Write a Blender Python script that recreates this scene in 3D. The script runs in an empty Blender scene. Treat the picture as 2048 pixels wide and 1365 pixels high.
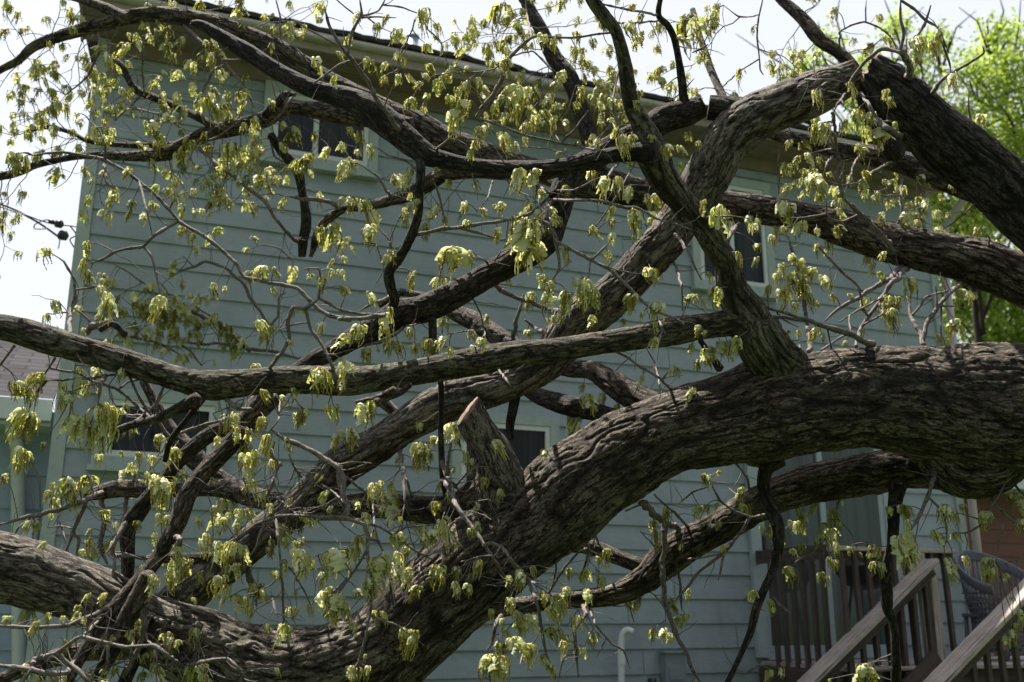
import bpy, math, random
import numpy as np
from mathutils import Vector

# ---------------------------------------------------------------- camera, sky, sun
SC = bpy.context.scene
F, CX, CY, EYE = 2047.0, 1024.0, 682.5, 1.6
TH = math.radians(15)
ct, st = math.cos(TH), math.sin(TH)
cam = bpy.data.cameras.new("camera")
cam.lens = 36.0 * F / 2048.0; cam.sensor_width = 36.0
cam.clip_start = 0.05; cam.clip_end = 3000
cam.dof.use_dof = True; cam.dof.focus_distance = 4.15; cam.dof.aperture_fstop = 3.0
camo = bpy.data.objects.new("camera", cam)
SC.collection.objects.link(camo)
camo.location = (0, 0, EYE); camo.rotation_euler = (math.radians(90) + TH, 0, 0)
SC.camera = camo

CLOUD_BACK, CLOUD_FRONT = 0.80, 2.8
SUN_EL, SUN_AZ = math.radians(67), math.radians(-46)      # azimuth from +Y towards +X
w = bpy.data.worlds.new("World"); SC.world = w; w.use_nodes = True
wn = w.node_tree
sky = wn.nodes.new("ShaderNodeTexSky"); sky.sky_type = 'NISHITA'; sky.sun_disc = False
sky.sun_elevation = SUN_EL; sky.sun_rotation = SUN_AZ
sky.air_density = 1.0; sky.dust_density = 2.6; sky.ozone_density = 1.0
bg = wn.nodes["Background"]; bg.inputs[1].default_value = 0.12
# thin bright cloud over the blue, brightest in view, dimmed behind the camera for contrast
tc = wn.nodes.new("ShaderNodeTexCoord")
dt = wn.nodes.new("ShaderNodeVectorMath"); dt.operation = 'DOT_PRODUCT'; wn.links.new(tc.outputs['Generated'], dt.inputs[0])
dt.inputs[1].default_value = (-.1, .8, .6)
mr = wn.nodes.new("ShaderNodeMapRange"); wn.links.new(dt.outputs['Value'], mr.inputs['Value'])
mr.inputs['From Min'].default_value = -.6; mr.inputs['From Max'].default_value = .7; mr.inputs['To Min'].default_value = CLOUD_BACK; mr.inputs['To Max'].default_value = CLOUD_FRONT
cs_ = wn.nodes.new("ShaderNodeVectorMath"); cs_.operation = 'SCALE'; cs_.inputs[0].default_value = (.95, .98, 1.05); wn.links.new(mr.outputs[0], cs_.inputs['Scale'])
cn = wn.nodes.new("ShaderNodeTexNoise"); cn.inputs['Scale'].default_value = 1.6; cn.inputs['Detail'].default_value = 5; wn.links.new(tc.outputs['Generated'], cn.inputs['Vector'])
cr_ = wn.nodes.new("ShaderNodeMapRange"); wn.links.new(cn.outputs['Fac'], cr_.inputs['Value']); cr_.inputs['From Min'].default_value = .3; cr_.inputs['From Max'].default_value = .7
cr_.inputs['To Min'].default_value = .72; cr_.inputs['To Max'].default_value = 1.0
mxw = wn.nodes.new("ShaderNodeMix"); mxw.data_type = 'RGBA'; wn.links.new(cr_.outputs[0], mxw.inputs[0]); wn.links.new(sky.outputs[0], mxw.inputs[6]); wn.links.new(cs_.outputs[0], mxw.inputs[7])
wn.links.new(mxw.outputs[2], bg.inputs[0])
sl = bpy.data.lights.new("sun", 'SUN'); sl.energy = 5.0; sl.angle = math.radians(0.5); sl.color = (1, .94, .84)
so = bpy.data.objects.new("sun", sl); SC.collection.objects.link(so)
dsun = Vector((math.sin(SUN_AZ) * math.cos(SUN_EL), math.cos(SUN_AZ) * math.cos(SUN_EL), math.sin(SUN_EL)))
so.rotation_euler = dsun.to_track_quat('Z', 'Y').to_euler()
SC.view_settings.view_transform = 'Standard'; SC.view_settings.look = 'None'
SC.view_settings.exposure = 1.55; SC.view_settings.gamma = 1
SC.cycles.max_bounces = 6; SC.cycles.transparent_max_bounces = 8

RNG = random.Random(7)
NR = np.random.default_rng(11)

# ---------------------------------------------------------------- helpers
def ray(x, y):
    X = (x - CX) / F; Y = (CY - y) / F
    return np.array([X, ct - Y * st, st + Y * ct])
def P(x, y, d):
    return ray(x, y) * d + np.array([0, 0, EYE])

CROPS = {'a': (0, 0), 'b': (650, 0), 'c': (1348, 0), 'd': (0, 450), 'e': (650, 450), 'f': (1348, 450),
         'g': (0, 865), 'h': (650, 865), 'i': (1348, 865)}
KS = 700 / 1911.0
def px(k, x, y):
    o = CROPS[k]; return (o[0] + x * KS, o[1] + y * KS)

def tag(o, label=None, cat=None, group=None, kind=None):
    if label: o['label'] = label
    if cat: o['category'] = cat
    if group: o['group'] = group
    if kind: o['kind'] = kind
    return o
def link(o, parent=None):
    SC.collection.objects.link(o)
    if parent is not None: o.parent = parent
    return o
def empty(name, loc=(0, 0, 0), parent=None):
    o = bpy.data.objects.new(name, None); o.location = loc; o.empty_display_size = .2
    return link(o, parent)
def mesh(name, V, Q=None, T=None, mats=(), midx=None, smooth=False, attrs=None):
    V = np.asarray(V, dtype=np.float64)
    Q = np.zeros((0, 4), int) if Q is None else np.asarray(Q, int).reshape(-1, 4)
    T = np.zeros((0, 3), int) if T is None else np.asarray(T, int).reshape(-1, 3)
    me = bpy.data.meshes.new(name)
    me.vertices.add(len(V)); me.vertices.foreach_set("co", V.ravel())
    li = np.concatenate([Q.ravel(), T.ravel()])
    me.loops.add(len(li)); me.loops.foreach_set("vertex_index", li.astype(np.int32))
    tot = np.concatenate([np.full(len(Q), 4), np.full(len(T), 3)])
    me.polygons.add(len(tot))
    start = np.concatenate([[0], np.cumsum(tot)[:-1]]) if len(tot) else tot
    me.polygons.foreach_set("loop_start", start.astype(np.int32))
    me.polygons.foreach_set("loop_total", tot.astype(np.int32))
    for m in mats: me.materials.append(m)
    if midx is not None: me.polygons.foreach_set("material_index", np.asarray(midx, dtype=np.int32))
    me.polygons.foreach_set("use_smooth", np.full(len(tot), smooth))
    if attrs:
        for k, (ty, arr) in attrs.items():
            a = me.attributes.new(k, ty, 'POINT')
            a.data.foreach_set("vector" if ty == 'FLOAT_VECTOR' else "value", np.asarray(arr, dtype=np.float32).ravel())
    me.update(calc_edges=True); me.validate()
    return me
def obj(name, me, parent=None, loc=None):
    o = bpy.data.objects.new(name, me)
    link(o, parent)
    if parent is not None and loc is None:
        pl = Vector((0, 0, 0)); q = parent
        while q is not None: pl += q.location; q = q.parent
        o.location = -pl
    elif loc is not None: o.location = loc
    return o
class MB:
    """collects boxes, bars, tubes into one mesh"""
    def __init__(s): s.V = []; s.Q = []; s.T = []
    def add(s, v, q=(), t=()):
        n = len(s.V); s.V += [tuple(p) for p in v]
        s.Q += [tuple(i + n for i in f) for f in q]; s.T += [tuple(i + n for i in f) for f in t]
    def box8(s, c):   # 4 bottom pts, 4 top pts
        s.add(c, [(3, 2, 1, 0), (4, 5, 6, 7), (0, 1, 5, 4), (1, 2, 6, 5), (2, 3, 7, 6), (3, 0, 4, 7)])
    def frame_box(s, o, ax, ay, az, x0, x1, y0, y1, z0, z1):
        o = np.array(o); f = lambda x, y, z: o + ax * x + ay * y + az * z
        s.box8([f(x0, y0, z0), f(x1, y0, z0), f(x1, y1, z0), f(x0, y1, z0), f(x0, y0, z1), f(x1, y0, z1), f(x1, y1, z1), f(x0, y1, z1)])
    def bar(s, a, b, wx, wz, up=(0, 0, 1)):
        a = np.array(a, float); b = np.array(b, float); d = b - a; L = np.linalg.norm(d); d /= L
        x = np.cross(d, up); x /= np.linalg.norm(x); z = np.cross(x, d)
        s.frame_box(a, d, x, z, 0, L, -wx / 2, wx / 2, -wz / 2, wz / 2)
    def tube(s, pts, r, n=8, cap=True):
        pts = np.array(pts, float); m = len(pts)
        r = np.full(m, r) if np.isscalar(r) else np.array(r)
        rings = ring_frames(pts); base = len(s.V)
        for i in range(m):
            for k in range(n):
                a = 2 * math.pi * k / n
                s.V.append(tuple(pts[i] + r[i] * (math.cos(a) * rings[0][i] + math.sin(a) * rings[1][i])))
        for i in range(m - 1):
            for k in range(n):
                k2 = (k + 1) % n
                s.Q.append((base + i * n + k, base + i * n + k2, base + (i + 1) * n + k2, base + (i + 1) * n + k))
        if cap:
            for i in (0, m - 1):
                s.V.append(tuple(pts[i])); c = len(s.V) - 1
                for k in range(n):
                    k2 = (k + 1) % n
                    t = (base + i * n + k, base + i * n + k2, c)
                    s.T.append(t if i else t[::-1])
    def build(s, name, mat, parent=None, smooth=False):
        me = mesh(name, s.V, s.Q or None, s.T or None, [mat] if not isinstance(mat, (list, tuple)) else mat, smooth=smooth)
        return obj(name, me, parent)
def ring_frames(pts):
    m = len(pts); t = np.gradient(pts, axis=0)
    t /= np.linalg.norm(t, axis=1)[:, None] + 1e-12
    N = np.zeros_like(pts); B = np.zeros_like(pts)
    ref = np.array([0, 0, 1.0]) if abs(t[0][2]) < .9 else np.array([0, 1.0, 0])
    n = np.cross(t[0], ref); n /= np.linalg.norm(n)
    for i in range(m):
        n = n - t[i] * (n @ t[i]); n /= np.linalg.norm(n) + 1e-12
        N[i] = n; B[i] = np.cross(t[i], n)
    return N, B
def h3(ix, iy, iz, seed=0):
    h = (ix.astype(np.int64) * 374761393 + iy.astype(np.int64) * 668265263 + iz.astype(np.int64) * 2147483647 + seed * 974634777) & 0xffffffff
    h = ((h ^ (h >> 13)) * 1274126177) & 0xffffffff
    h = ((h ^ (h >> 16)) * 2246822519) & 0xffffffff
    return ((h ^ (h >> 15)) & 0xffffff) / float(0xffffff)
def vnoise(p, seed=0):
    i = np.floor(p).astype(np.int64); f = p - i; f = f * f * (3 - 2 * f)
    r = 0
    for dx in (0, 1):
        for dy in (0, 1):
            for dz in (0, 1):
                wgt = (f[..., 0] if dx else 1 - f[..., 0]) * (f[..., 1] if dy else 1 - f[..., 1]) * (f[..., 2] if dz else 1 - f[..., 2])
                r = r + wgt * h3(i[..., 0] + dx, i[..., 1] + dy, i[..., 2] + dz, seed)
    return r
def catmull(A, m):
    """A: (n,k) control rows -> dense samples, m per segment"""
    A = np.asarray(A, float); n = len(A)
    if n == 2:
        t = np.linspace(0, 1, m + 1)[:, None]; return A[0] * (1 - t) + A[1] * t
    E = np.vstack([2 * A[0] - A[1], A, 2 * A[-1] - A[-2]])
    out = []
    t = np.linspace(0, 1, m, endpoint=False)[:, None]
    for i in range(n - 1):
        p0, p1, p2, p3 = E[i], E[i + 1], E[i + 2], E[i + 3]
        out.append(.5 * ((2 * p1) + (-p0 + p2) * t + (2 * p0 - 5 * p1 + 4 * p2 - p3) * t ** 2 + (-p0 + 3 * p1 - 3 * p2 + p3) * t ** 3))
    out.append(A[-1:])
    return np.vstack(out)

# ---------------------------------------------------------------- materials
def newmat(name):
    m = bpy.data.materials.new(name); m.use_nodes = True
    nt = m.node_tree; return m, nt, nt.nodes["Principled BSDF"]
def nd(nt, ty, **kw):
    n = nt.nodes.new(ty)
    for k, v in kw.items():
        if k.startswith('i_'): n.inputs[k[2:].replace('_', ' ')].default_value = v
        else: setattr(n, k, v)
    return n
def ramp(nt, fac, stops):
    r = nt.nodes.new("ShaderNodeValToRGB"); nt.links.new(fac, r.inputs[0])
    e = r.color_ramp.elements
    while len(e) < len(stops): e.new(.5)
    for q, (p, c) in zip(e, stops): q.position = p; q.color = (c if len(c) == 4 else (*c, 1))
    return r.outputs[0]
def mixc(nt, fac, a, b, mode='MIX'):
    m = nt.nodes.new("ShaderNodeMix"); m.data_type = 'RGBA'; m.blend_type = mode
    for s, v in ((0, fac), (6, a), (7, b)):
        if hasattr(v, 'links'): nt.links.new(v, m.inputs[s])
        else: m.inputs[s].default_value = v if s == 0 else (*v, 1)
    return m.outputs[2]
def math_(nt, op, a, b=0.0):
    m = nt.nodes.new("ShaderNodeMath"); m.operation = op
    for s, v in ((0, a), (1, b)):
        if hasattr(v, 'links'): nt.links.new(v, m.inputs[s])
        else: m.inputs[s].default_value = v
    return m.outputs[0]
def noise(nt, vec, scale, detail=4, rough=.6):
    n = nd(nt, "ShaderNodeTexNoise"); n.inputs['Scale'].default_value = scale; n.inputs['Detail'].default_value = detail
    n.inputs['Roughness'].default_value = rough
    if vec is not None: nt.links.new(vec, n.inputs['Vector'])
    return n.outputs['Fac']
def mapping(nt, vec, sc, loc=(0, 0, 0)):
    m = nd(nt, "ShaderNodeMapping"); m.inputs['Scale'].default_value = sc; m.inputs['Location'].default_value = loc
    nt.links.new(vec, m.inputs['Vector']); return m.outputs[0]
def bump(nt, b, h, strength, dist):
    n = nd(nt, "ShaderNodeBump"); n.inputs['Strength'].default_value = strength; n.inputs['Distance'].default_value = dist
    nt.links.new(h, n.inputs['Height']); nt.links.new(n.outputs[0], b.inputs['Normal'])

def bark_mat(name, ridge, mid, furrow, lichen, lich_amt, cell=26.0, bstr=1.0):
    m, nt, b = newmat(name)
    at = nd(nt, "ShaderNodeAttribute", attribute_name="bark"); v = at.outputs['Vector']
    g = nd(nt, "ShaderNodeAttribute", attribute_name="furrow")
    wob = nd(nt, "ShaderNodeTexNoise"); wob.inputs['Scale'].default_value = cell * .5; wob.inputs['Detail'].default_value = 4
    nt.links.new(v, wob.inputs['Vector'])
    vm = nd(nt, "ShaderNodeVectorMath", operation='SCALE'); nt.links.new(wob.outputs['Color'], vm.inputs[0]); vm.inputs['Scale'].default_value = .8 / cell
    va = nd(nt, "ShaderNodeVectorMath", operation='ADD'); nt.links.new(v, va.inputs[0]); nt.links.new(vm.outputs[0], va.inputs[1])
    def ridged(sc, st_, loc):
        n = nd(nt, "ShaderNodeTexNoise", noise_type='RIDGED_MULTIFRACTAL'); n.inputs['Scale'].default_value = sc; n.inputs['Detail'].default_value = 7
        n.inputs['Roughness'].default_value = .62; n.inputs['Offset'].default_value = 1.0; n.inputs['Gain'].default_value = 1.6
        nt.links.new(mapping(nt, va.outputs[0], (1, 1, st_), loc), n.inputs['Vector']); return n.outputs['Fac']
    r1 = ridged(cell * 1.3, .27, (0, 0, 0)); r2 = ridged(cell * 4.2, .36, (4, 2, 1))
    c1 = ramp(nt, math_(nt, 'MULTIPLY', r1, .5), [(.35, (.7, .7, .7)), (.78, (1, 1, 1)), (.88, (.45, .45, .45)), (.95, (0, 0, 0))])      # furrows follow the noise ridges
    c2 = ramp(nt, math_(nt, 'MULTIPLY', r2, .5), [(.4, (.8, .8, .8)), (.78, (1, 1, 1)), (.93, (0, 0, 0))])
    n1 = noise(nt, mapping(nt, v, (1, 1, .6)), 150, 9, .8)
    n2 = noise(nt, mapping(nt, v, (1, 1, .5)), 6, 4, .6)
    n3 = noise(nt, v, 420, 4, .75)
    h = math_(nt, 'ADD', math_(nt, 'MULTIPLY', c1, .55), math_(nt, 'MULTIPLY', c2, .35))
    h = math_(nt, 'ADD', h, math_(nt, 'MULTIPLY', n1, .55))
    h = math_(nt, 'ADD', h, math_(nt, 'MULTIPLY', n3, .18))
    tone = math_(nt, 'ADD', math_(nt, 'MULTIPLY', h, .42), math_(nt, 'MULTIPLY', n2, .28))
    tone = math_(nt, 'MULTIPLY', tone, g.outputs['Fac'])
    col = ramp(nt, tone, [(.30, furrow), (.52, mid), (.78, ridge)])
    lm = ramp(nt, noise(nt, v, 16, 8, .8), [(.54, (0, 0, 0)), (.64, (lich_amt,) * 3)])
    col = mixc(nt, lm, col, mixc(nt, n1, lichen, tuple(c * .5 for c in lichen)))
    nt.links.new(col, b.inputs['Base Color']); b.inputs['Roughness'].default_value = .85
    b.inputs['Specular IOR Level'].default_value = .3
    bump(nt, b, h, bstr, .014 if cell < 40 else .004)
    return m
M = {}
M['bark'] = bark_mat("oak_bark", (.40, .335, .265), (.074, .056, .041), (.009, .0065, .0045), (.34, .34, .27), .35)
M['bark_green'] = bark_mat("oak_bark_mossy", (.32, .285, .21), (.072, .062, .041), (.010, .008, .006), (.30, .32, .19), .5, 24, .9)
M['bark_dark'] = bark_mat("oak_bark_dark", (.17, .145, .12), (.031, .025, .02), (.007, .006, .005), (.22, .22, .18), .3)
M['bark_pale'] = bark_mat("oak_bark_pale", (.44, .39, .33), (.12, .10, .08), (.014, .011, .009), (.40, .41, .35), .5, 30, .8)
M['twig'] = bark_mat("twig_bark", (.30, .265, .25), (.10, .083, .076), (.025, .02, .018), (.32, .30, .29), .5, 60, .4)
def simple(name, col, rough=.7, spec=.3, nsc=0, namt=.15, metal=0, bstr=0, bdist=.002, coord='Object', scl=(1, 1, 1)):
    m, nt, b = newmat(name)
    b.inputs['Roughness'].default_value = rough; b.inputs['Specular IOR Level'].default_value = spec; b.inputs['Metallic'].default_value = metal
    if nsc:
        tc = nd(nt, "ShaderNodeTexCoord"); v = mapping(nt, tc.outputs[coord], scl)
        n = noise(nt, v, nsc, 6, .65)
        c = ramp(nt, n, [(.25, tuple(x * (1 - namt) for x in col)), (.75, tuple(min(1, x * (1 + namt)) for x in col))])
        nt.links.new(c, b.inputs['Base Color'])
        if bstr: bump(nt, b, n, bstr, bdist)
    else: b.inputs['Base Color'].default_value = (*col, 1)
    return m
def cutwood():
    m, nt, b = newmat("raw_wood")
    tc = nd(nt, "ShaderNodeTexCoord"); n = noise(nt, mapping(nt, tc.outputs['Object'], (1, 1, 1)), 45, 5, .7)
    c = ramp(nt, n, [(.3, (.07, .042, .03)), (.5, (.18, .12, .085)), (.7, (.32, .24, .17))]); nt.links.new(c, b.inputs['Base Color'])
    b.inputs['Roughness'].default_value = .8; bump(nt, b, n, .8, .01); return m
M['cut'] = cutwood()
def leafy(name, c0, c1, c2, trans, tcol):
    """young leaf: diffuse + translucent, colour varies by a per-point tone and per object"""
    m, nt, b = newmat(name)
    at = nd(nt, "ShaderNodeAttribute", attribute_name="tone")
    oi = nd(nt, "ShaderNodeObjectInfo")
    f = math_(nt, 'ADD', math_(nt, 'MULTIPLY', at.outputs['Fac'], .8), math_(nt, 'MULTIPLY', oi.outputs['Random'], .2))
    col = ramp(nt, f, [(.1, c0), (.5, c1), (.9, c2)])
    nt.links.new(col, b.inputs['Base Color']); b.inputs['Roughness'].default_value = .5; b.inputs['Specular IOR Level'].default_value = .35
    tr = nd(nt, "ShaderNodeBsdfTranslucent"); tcx = mixc(nt, 1.0, col, tcol, 'MULTIPLY'); nt.links.new(tcx, tr.inputs[0])
    mx = nd(nt, "ShaderNodeMixShader"); mx.inputs[0].default_value = trans
    nt.links.new(b.outputs[0], mx.inputs[1]); nt.links.new(tr.outputs[0], mx.inputs[2])
    nt.links.new(mx.outputs[0], nt.nodes["Material Output"].inputs[0])
    return m
M['leaf'] = leafy("young_oak_leaf", (.34, .37, .12), (.56, .59, .31), (.84, .86, .68), .46, (1.0, .98, .55))
M['catkin'] = leafy("oak_catkin", (.22, .19, .03), (.52, .50, .11), (.80, .78, .36), .42, (1.0, .93, .5))
M['maple'] = leafy("bright_tree_leaf", (.22, .34, .05), (.38, .50, .13), (.55, .64, .27), .5, (1.0, 1.0, .5))
M['trunk_far'] = simple("far_tree_bark", (.035, .03, .026), .9, .2, 8, .4)

# ---------------------------------------------------------------- wall coordinates
AW = math.radians(21.5)
WU = np.array([math.cos(AW), math.sin(AW), 0]); WN = np.array([math.sin(AW), -math.cos(AW), 0]); UZ = np.array([0, 0, 1.0])
CAM = np.array([0, 0, EYE])
PD = 8.24                                   # distance of the wall plane from the camera
WO = -WN * PD                               # foot of that perpendicular, on the ground
WO = np.array([WO[0], WO[1], 0.0])
S0, S1, WALL_TOP = -0.42, 8.26, 6.2         # left and right end, eave height
def wp(s, h, off=0.0): return WO + WU * s + WN * off + UZ * h
def wsh(x, y, off=0.0):
    r = ray(x, y); t = (-PD + off) / (r @ WN); p = CAM + r * t
    return float((p - WO) @ WU), float(p[2])
# ---------------------------------------------------------------- the setting
def siding_mat(name, c, lap=.2115, streak=.2):
    m, nt, b = newmat(name)
    tc = nd(nt, "ShaderNodeTexCoord"); v = tc.outputs['Object']
    g = noise(nt, mapping(nt, v, (2.2, 2.2, 60)), 3.0, 8, .75)
    p = noise(nt, v, .9, 4, .6); q = noise(nt, mapping(nt, v, (1, 1, 2)), 9, 5, .7)
    f = math_(nt, 'ADD', math_(nt, 'MULTIPLY', g, .45), math_(nt, 'ADD', math_(nt, 'MULTIPLY', p, .3), math_(nt, 'MULTIPLY', q, .25)))
    col = ramp(nt, f, [(.28, tuple(x * (1 - streak * 1.7) for x in c)), (.5, c), (.72, tuple(x * (1 + streak * 1.2) for x in c))])
    dirt = ramp(nt, noise(nt, mapping(nt, v, (1.2, 1.2, .6)), 1.7, 7, .75), [(.48, (0, 0, 0)), (.74, (.6, .6, .6))])
    col = mixc(nt, dirt, col, (c[0] * .62, c[1] * .66, c[2] * .55))
    nt.links.new(col, b.inputs['Base Color']); b.inputs['Roughness'].default_value = .62; b.inputs['Specular IOR Level'].default_value = .3
    bump(nt, b, g, .55, .004)
    return m
M['siding'] = siding_mat("blue_green_siding", (.308, .362, .380))
M['siding_l'] = siding_mat("pale_blue_siding", (.34, .42, .50))
M['siding_red'] = siding_mat("red_brown_siding", (.19, .088, .072))
M['trim'] = simple("green_grey_trim", (.36, .425, .395), .6, .3, 12, .15)
M['white'] = simple("white_frame", (.62, .66, .63), .45, .4, 10, .08)
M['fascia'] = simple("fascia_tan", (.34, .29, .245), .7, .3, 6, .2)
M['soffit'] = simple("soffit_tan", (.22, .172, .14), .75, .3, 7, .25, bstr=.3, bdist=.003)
M['gutter'] = simple("gutter_metal", (.40, .365, .32), .42, .5, 5, .2)
M['door_frame'] = simple("door_frame_vinyl", (.34, .40, .40), .5, .35, 10, .12)
M['shingle_edge'] = simple("roof_shingle", (.06, .055, .05), .9, .2, 40, .5, bstr=.6, bdist=.004)
M['vent'] = simple("vent_metal", (.30, .37, .46), .4, .6, 8, .1, metal=.3)
M['pvc'] = simple("pvc_plastic", (.66, .70, .67), .4, .4, 14, .12)
M['meter'] = simple("painted_meter_box", (.22, .27, .28), .55, .3, 14, .15)
M['dark_metal'] = simple("black_metal", (.02, .02, .022), .4, .5, 20, .3)
M['wicker'] = simple("dark_wicker", (.12, .12, .145), .5, .5, 60, .4, bstr=.6, bdist=.003)
M['grass'] = simple("lawn_grass", (.035, .055, .018), .95, .1, 3, .4, bstr=1, bdist=.05)
M['cable'] = simple("cable_rubber", (.03, .03, .03), .6, .3)
def wood_mat(name, c, sc=1.0):
    m, nt, b = newmat(name)
    at = nd(nt, "ShaderNodeAttribute", attribute_name="grain"); v = at.outputs['Vector']
    g = noise(nt, mapping(nt, v, (1.4, 45, 45)), 3.2, 9, .72); s = noise(nt, v, 6, 5, .7)
    cr = ramp(nt, noise(nt, mapping(nt, v, (.7, 55, 55)), 2.2, 4, .6), [(.36, (0, 0, 0)), (.44, (1, 1, 1))])
    f = math_(nt, 'ADD', math_(nt, 'MULTIPLY', g, .7), math_(nt, 'MULTIPLY', s, .3))
    col = ramp(nt, f, [(.3, tuple(x * .35 for x in c)), (.5, c), (.7, tuple(min(1, x * 1.6) for x in c))])
    col = mixc(nt, cr, tuple(x * .2 for x in c), col)
    nt.links.new(col, b.inputs['Base Color']); b.inputs['Roughness'].default_value = .8; b.inputs['Specular IOR Level'].default_value = .25
    bump(nt, b, math_(nt, 'ADD', g, math_(nt, 'MULTIPLY', cr, .6)), .8, .004); return m
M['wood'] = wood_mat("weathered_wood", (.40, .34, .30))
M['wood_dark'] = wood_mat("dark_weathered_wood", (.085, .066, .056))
def pane_mat(name, c, rough=.06, refl=.5, curtain_reflection=None):
    m, nt, b = newmat(name)
    b.inputs['Roughness'].default_value = rough; b.inputs['Specular IOR Level'].default_value = refl
    tc = nd(nt, "ShaderNodeTexCoord")
    n = noise(nt, mapping(nt, tc.outputs['Object'], (14, 14, .35)), 1.3, 3, .5)
    c2 = curtain_reflection or tuple(x * 1.8 for x in c)
    nt.links.new(ramp(nt, n, [(.4, c), (.65, c2)]), b.inputs['Base Color']); return m
M['pane'] = pane_mat("dark_window_glass", (.012, .014, .016), refl=.3, curtain_reflection=(.03, .034, .036))
M['pane_c'] = pane_mat("curtained_window_glass", (.012, .016, .019), refl=.2, curtain_reflection=(.035, .043, .046))
M['pane_d'] = pane_mat("sliding_door_glass", (.045, .066, .056), refl=.5, curtain_reflection=(.08, .11, .095))  # pale green stands in for the door's reflections, painted into the pane colour

g = mesh("ground", [(-400, -400, 0), (400, -400, 0), (400, 900, 0), (-400, 900, 0)], [(0, 1, 2, 3)], None, [M['grass']])
tag(obj("ground", g), kind='structure')

# ---- two storey house
def lap_wall(s0, s1, h0, h1, lap=.2115, off0=0.0, fwd=wp, seams=True, seed=3):
    mb = MB(); rr = random.Random(seed); h = h0; i = 0
    while h < h1 - 1e-4:
        ht = min(h + lap, h1)
        cuts = [s0]; s = s0 + rr.uniform(.6, 3.2)
        while s < s1 - .5 and seams: cuts.append(s); s += rr.choice((2.44, 3.66))
        cuts.append(s1)
        for a, b_ in zip(cuts[:-1], cuts[1:]):
            a2 = a + .003; b2 = b_ - .003
            sag = [0.0] + [rr.uniform(-.003, .003) for _ in range(2)] + [0.0]
            xs = np.linspace(a2, b2, 4)
            for k in range(3):
                x0, x1 = xs[k], xs[k + 1]; g0, g1 = sag[k], sag[k + 1]
                o = off0
                v = [fwd(x0, h + g0, o + .022 + g0), fwd(x1, h + g1, o + .022 + g1), fwd(x1, ht + .002, o + .004), fwd(x0, ht + .002, o + .004),
                     fwd(x0, h + g0, o), fwd(x1, h + g1, o)]
                mb.add(v, [(0, 1, 2, 3), (4, 5, 1, 0)])
        h = ht; i += 1
    # backing board
    mb.frame_box(fwd(0, 0, 0) * 0, np.array([1., 0, 0]), np.array([0, 1., 0]), UZ, 0, 1e-4, 0, 1e-4, 0, 1e-4) if False else None
    a, b_, c, d = fwd(s0, h0, off0), fwd(s1, h0, off0), fwd(s1, h1, off0), fwd(s0, h1, off0)
    mb.add([a, b_, c, d], [(0, 1, 2, 3)])
    return mb
def wbox(mb, s0, s1, h0, h1, o0, o1):
    mb.frame_box(WO, WU, WN, UZ, s0, s1, o0, o1, h0, h1)
house = empty("two_storey_house", tuple(wp((S0 + S1) / 2, 0)))
tag(house, "two storey house clad in blue-green lap siding behind the fallen oak", "house")
lap_wall(S0 + .1, S1 - .1, 0.051, WALL_TOP - .02).build("wall", M['siding'], house)
mb = MB(); D = -7.0
wbox(mb, S0 + .01, S1 - .01, 0, WALL_TOP - .03, D, -.004); mb.build("rear_walls", M['siding'], house)
for a, b_ in ((S0, S0 + .1), (S1 - .1, S1)):
    mb = MB(); wbox(mb, a, b_, 0, WALL_TOP - .01, -.10, .035); mb.build("corner_board", M['trim'], house)
OV = .46
# soffit: boards running along the wall, a step between each
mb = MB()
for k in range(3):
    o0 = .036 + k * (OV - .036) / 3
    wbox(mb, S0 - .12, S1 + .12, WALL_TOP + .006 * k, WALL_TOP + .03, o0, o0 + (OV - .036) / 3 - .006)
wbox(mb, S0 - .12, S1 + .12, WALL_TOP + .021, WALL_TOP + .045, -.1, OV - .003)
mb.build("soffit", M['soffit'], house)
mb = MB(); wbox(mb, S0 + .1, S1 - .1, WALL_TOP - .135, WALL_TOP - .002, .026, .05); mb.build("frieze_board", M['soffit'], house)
mb = MB(); wbox(mb, S0 - .14, S1 + .14, WALL_TOP - .005, WALL_TOP + .15, OV, OV + .022)
wbox(mb, S0 - .14, S0 - .12, WALL_TOP - .005, WALL_TOP + .15, -.1, OV - .002); mb.build("fascia", M['fascia'], house)
# bent metal drip edge, sagging where the limbs struck it
n = 170; xs = np.linspace(S0 - .16, S1 + .16, n); V = []; Qs = []
prof = [(-.03, .155), (.05, .150), (.085, .120), (.08, .085), (.045, .07), (.024, .072)]
for i, s in enumerate(xs):
    hit = math.exp(-((s - 2.9) / .55) ** 2) + .6 * math.exp(-((s - 4.2) / .4) ** 2) + .5 * math.exp(-((s - 1.3) / .35) ** 2)
    wv = (.03 * math.sin(s * 9.1) + .02 * math.sin(s * 21.3 + 1)) * hit - .03 * hit
    for j, (o, h) in enumerate(prof):
        V.append(wp(s, WALL_TOP + h + wv * (1.2 if j in (2, 3) else .4), OV + o + abs(wv) * (.8 if j in (1, 2, 3) else 0)))
for i in range(n - 1):
    for j in range(len(prof) - 1):
        a = i * len(prof) + j; Qs.append((a, a + 1, a + 1 + len(prof), a + len(prof)))
obj("drip_edge", mesh("drip_edge", V, Qs, None, [M['gutter']], smooth=True), house)
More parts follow.
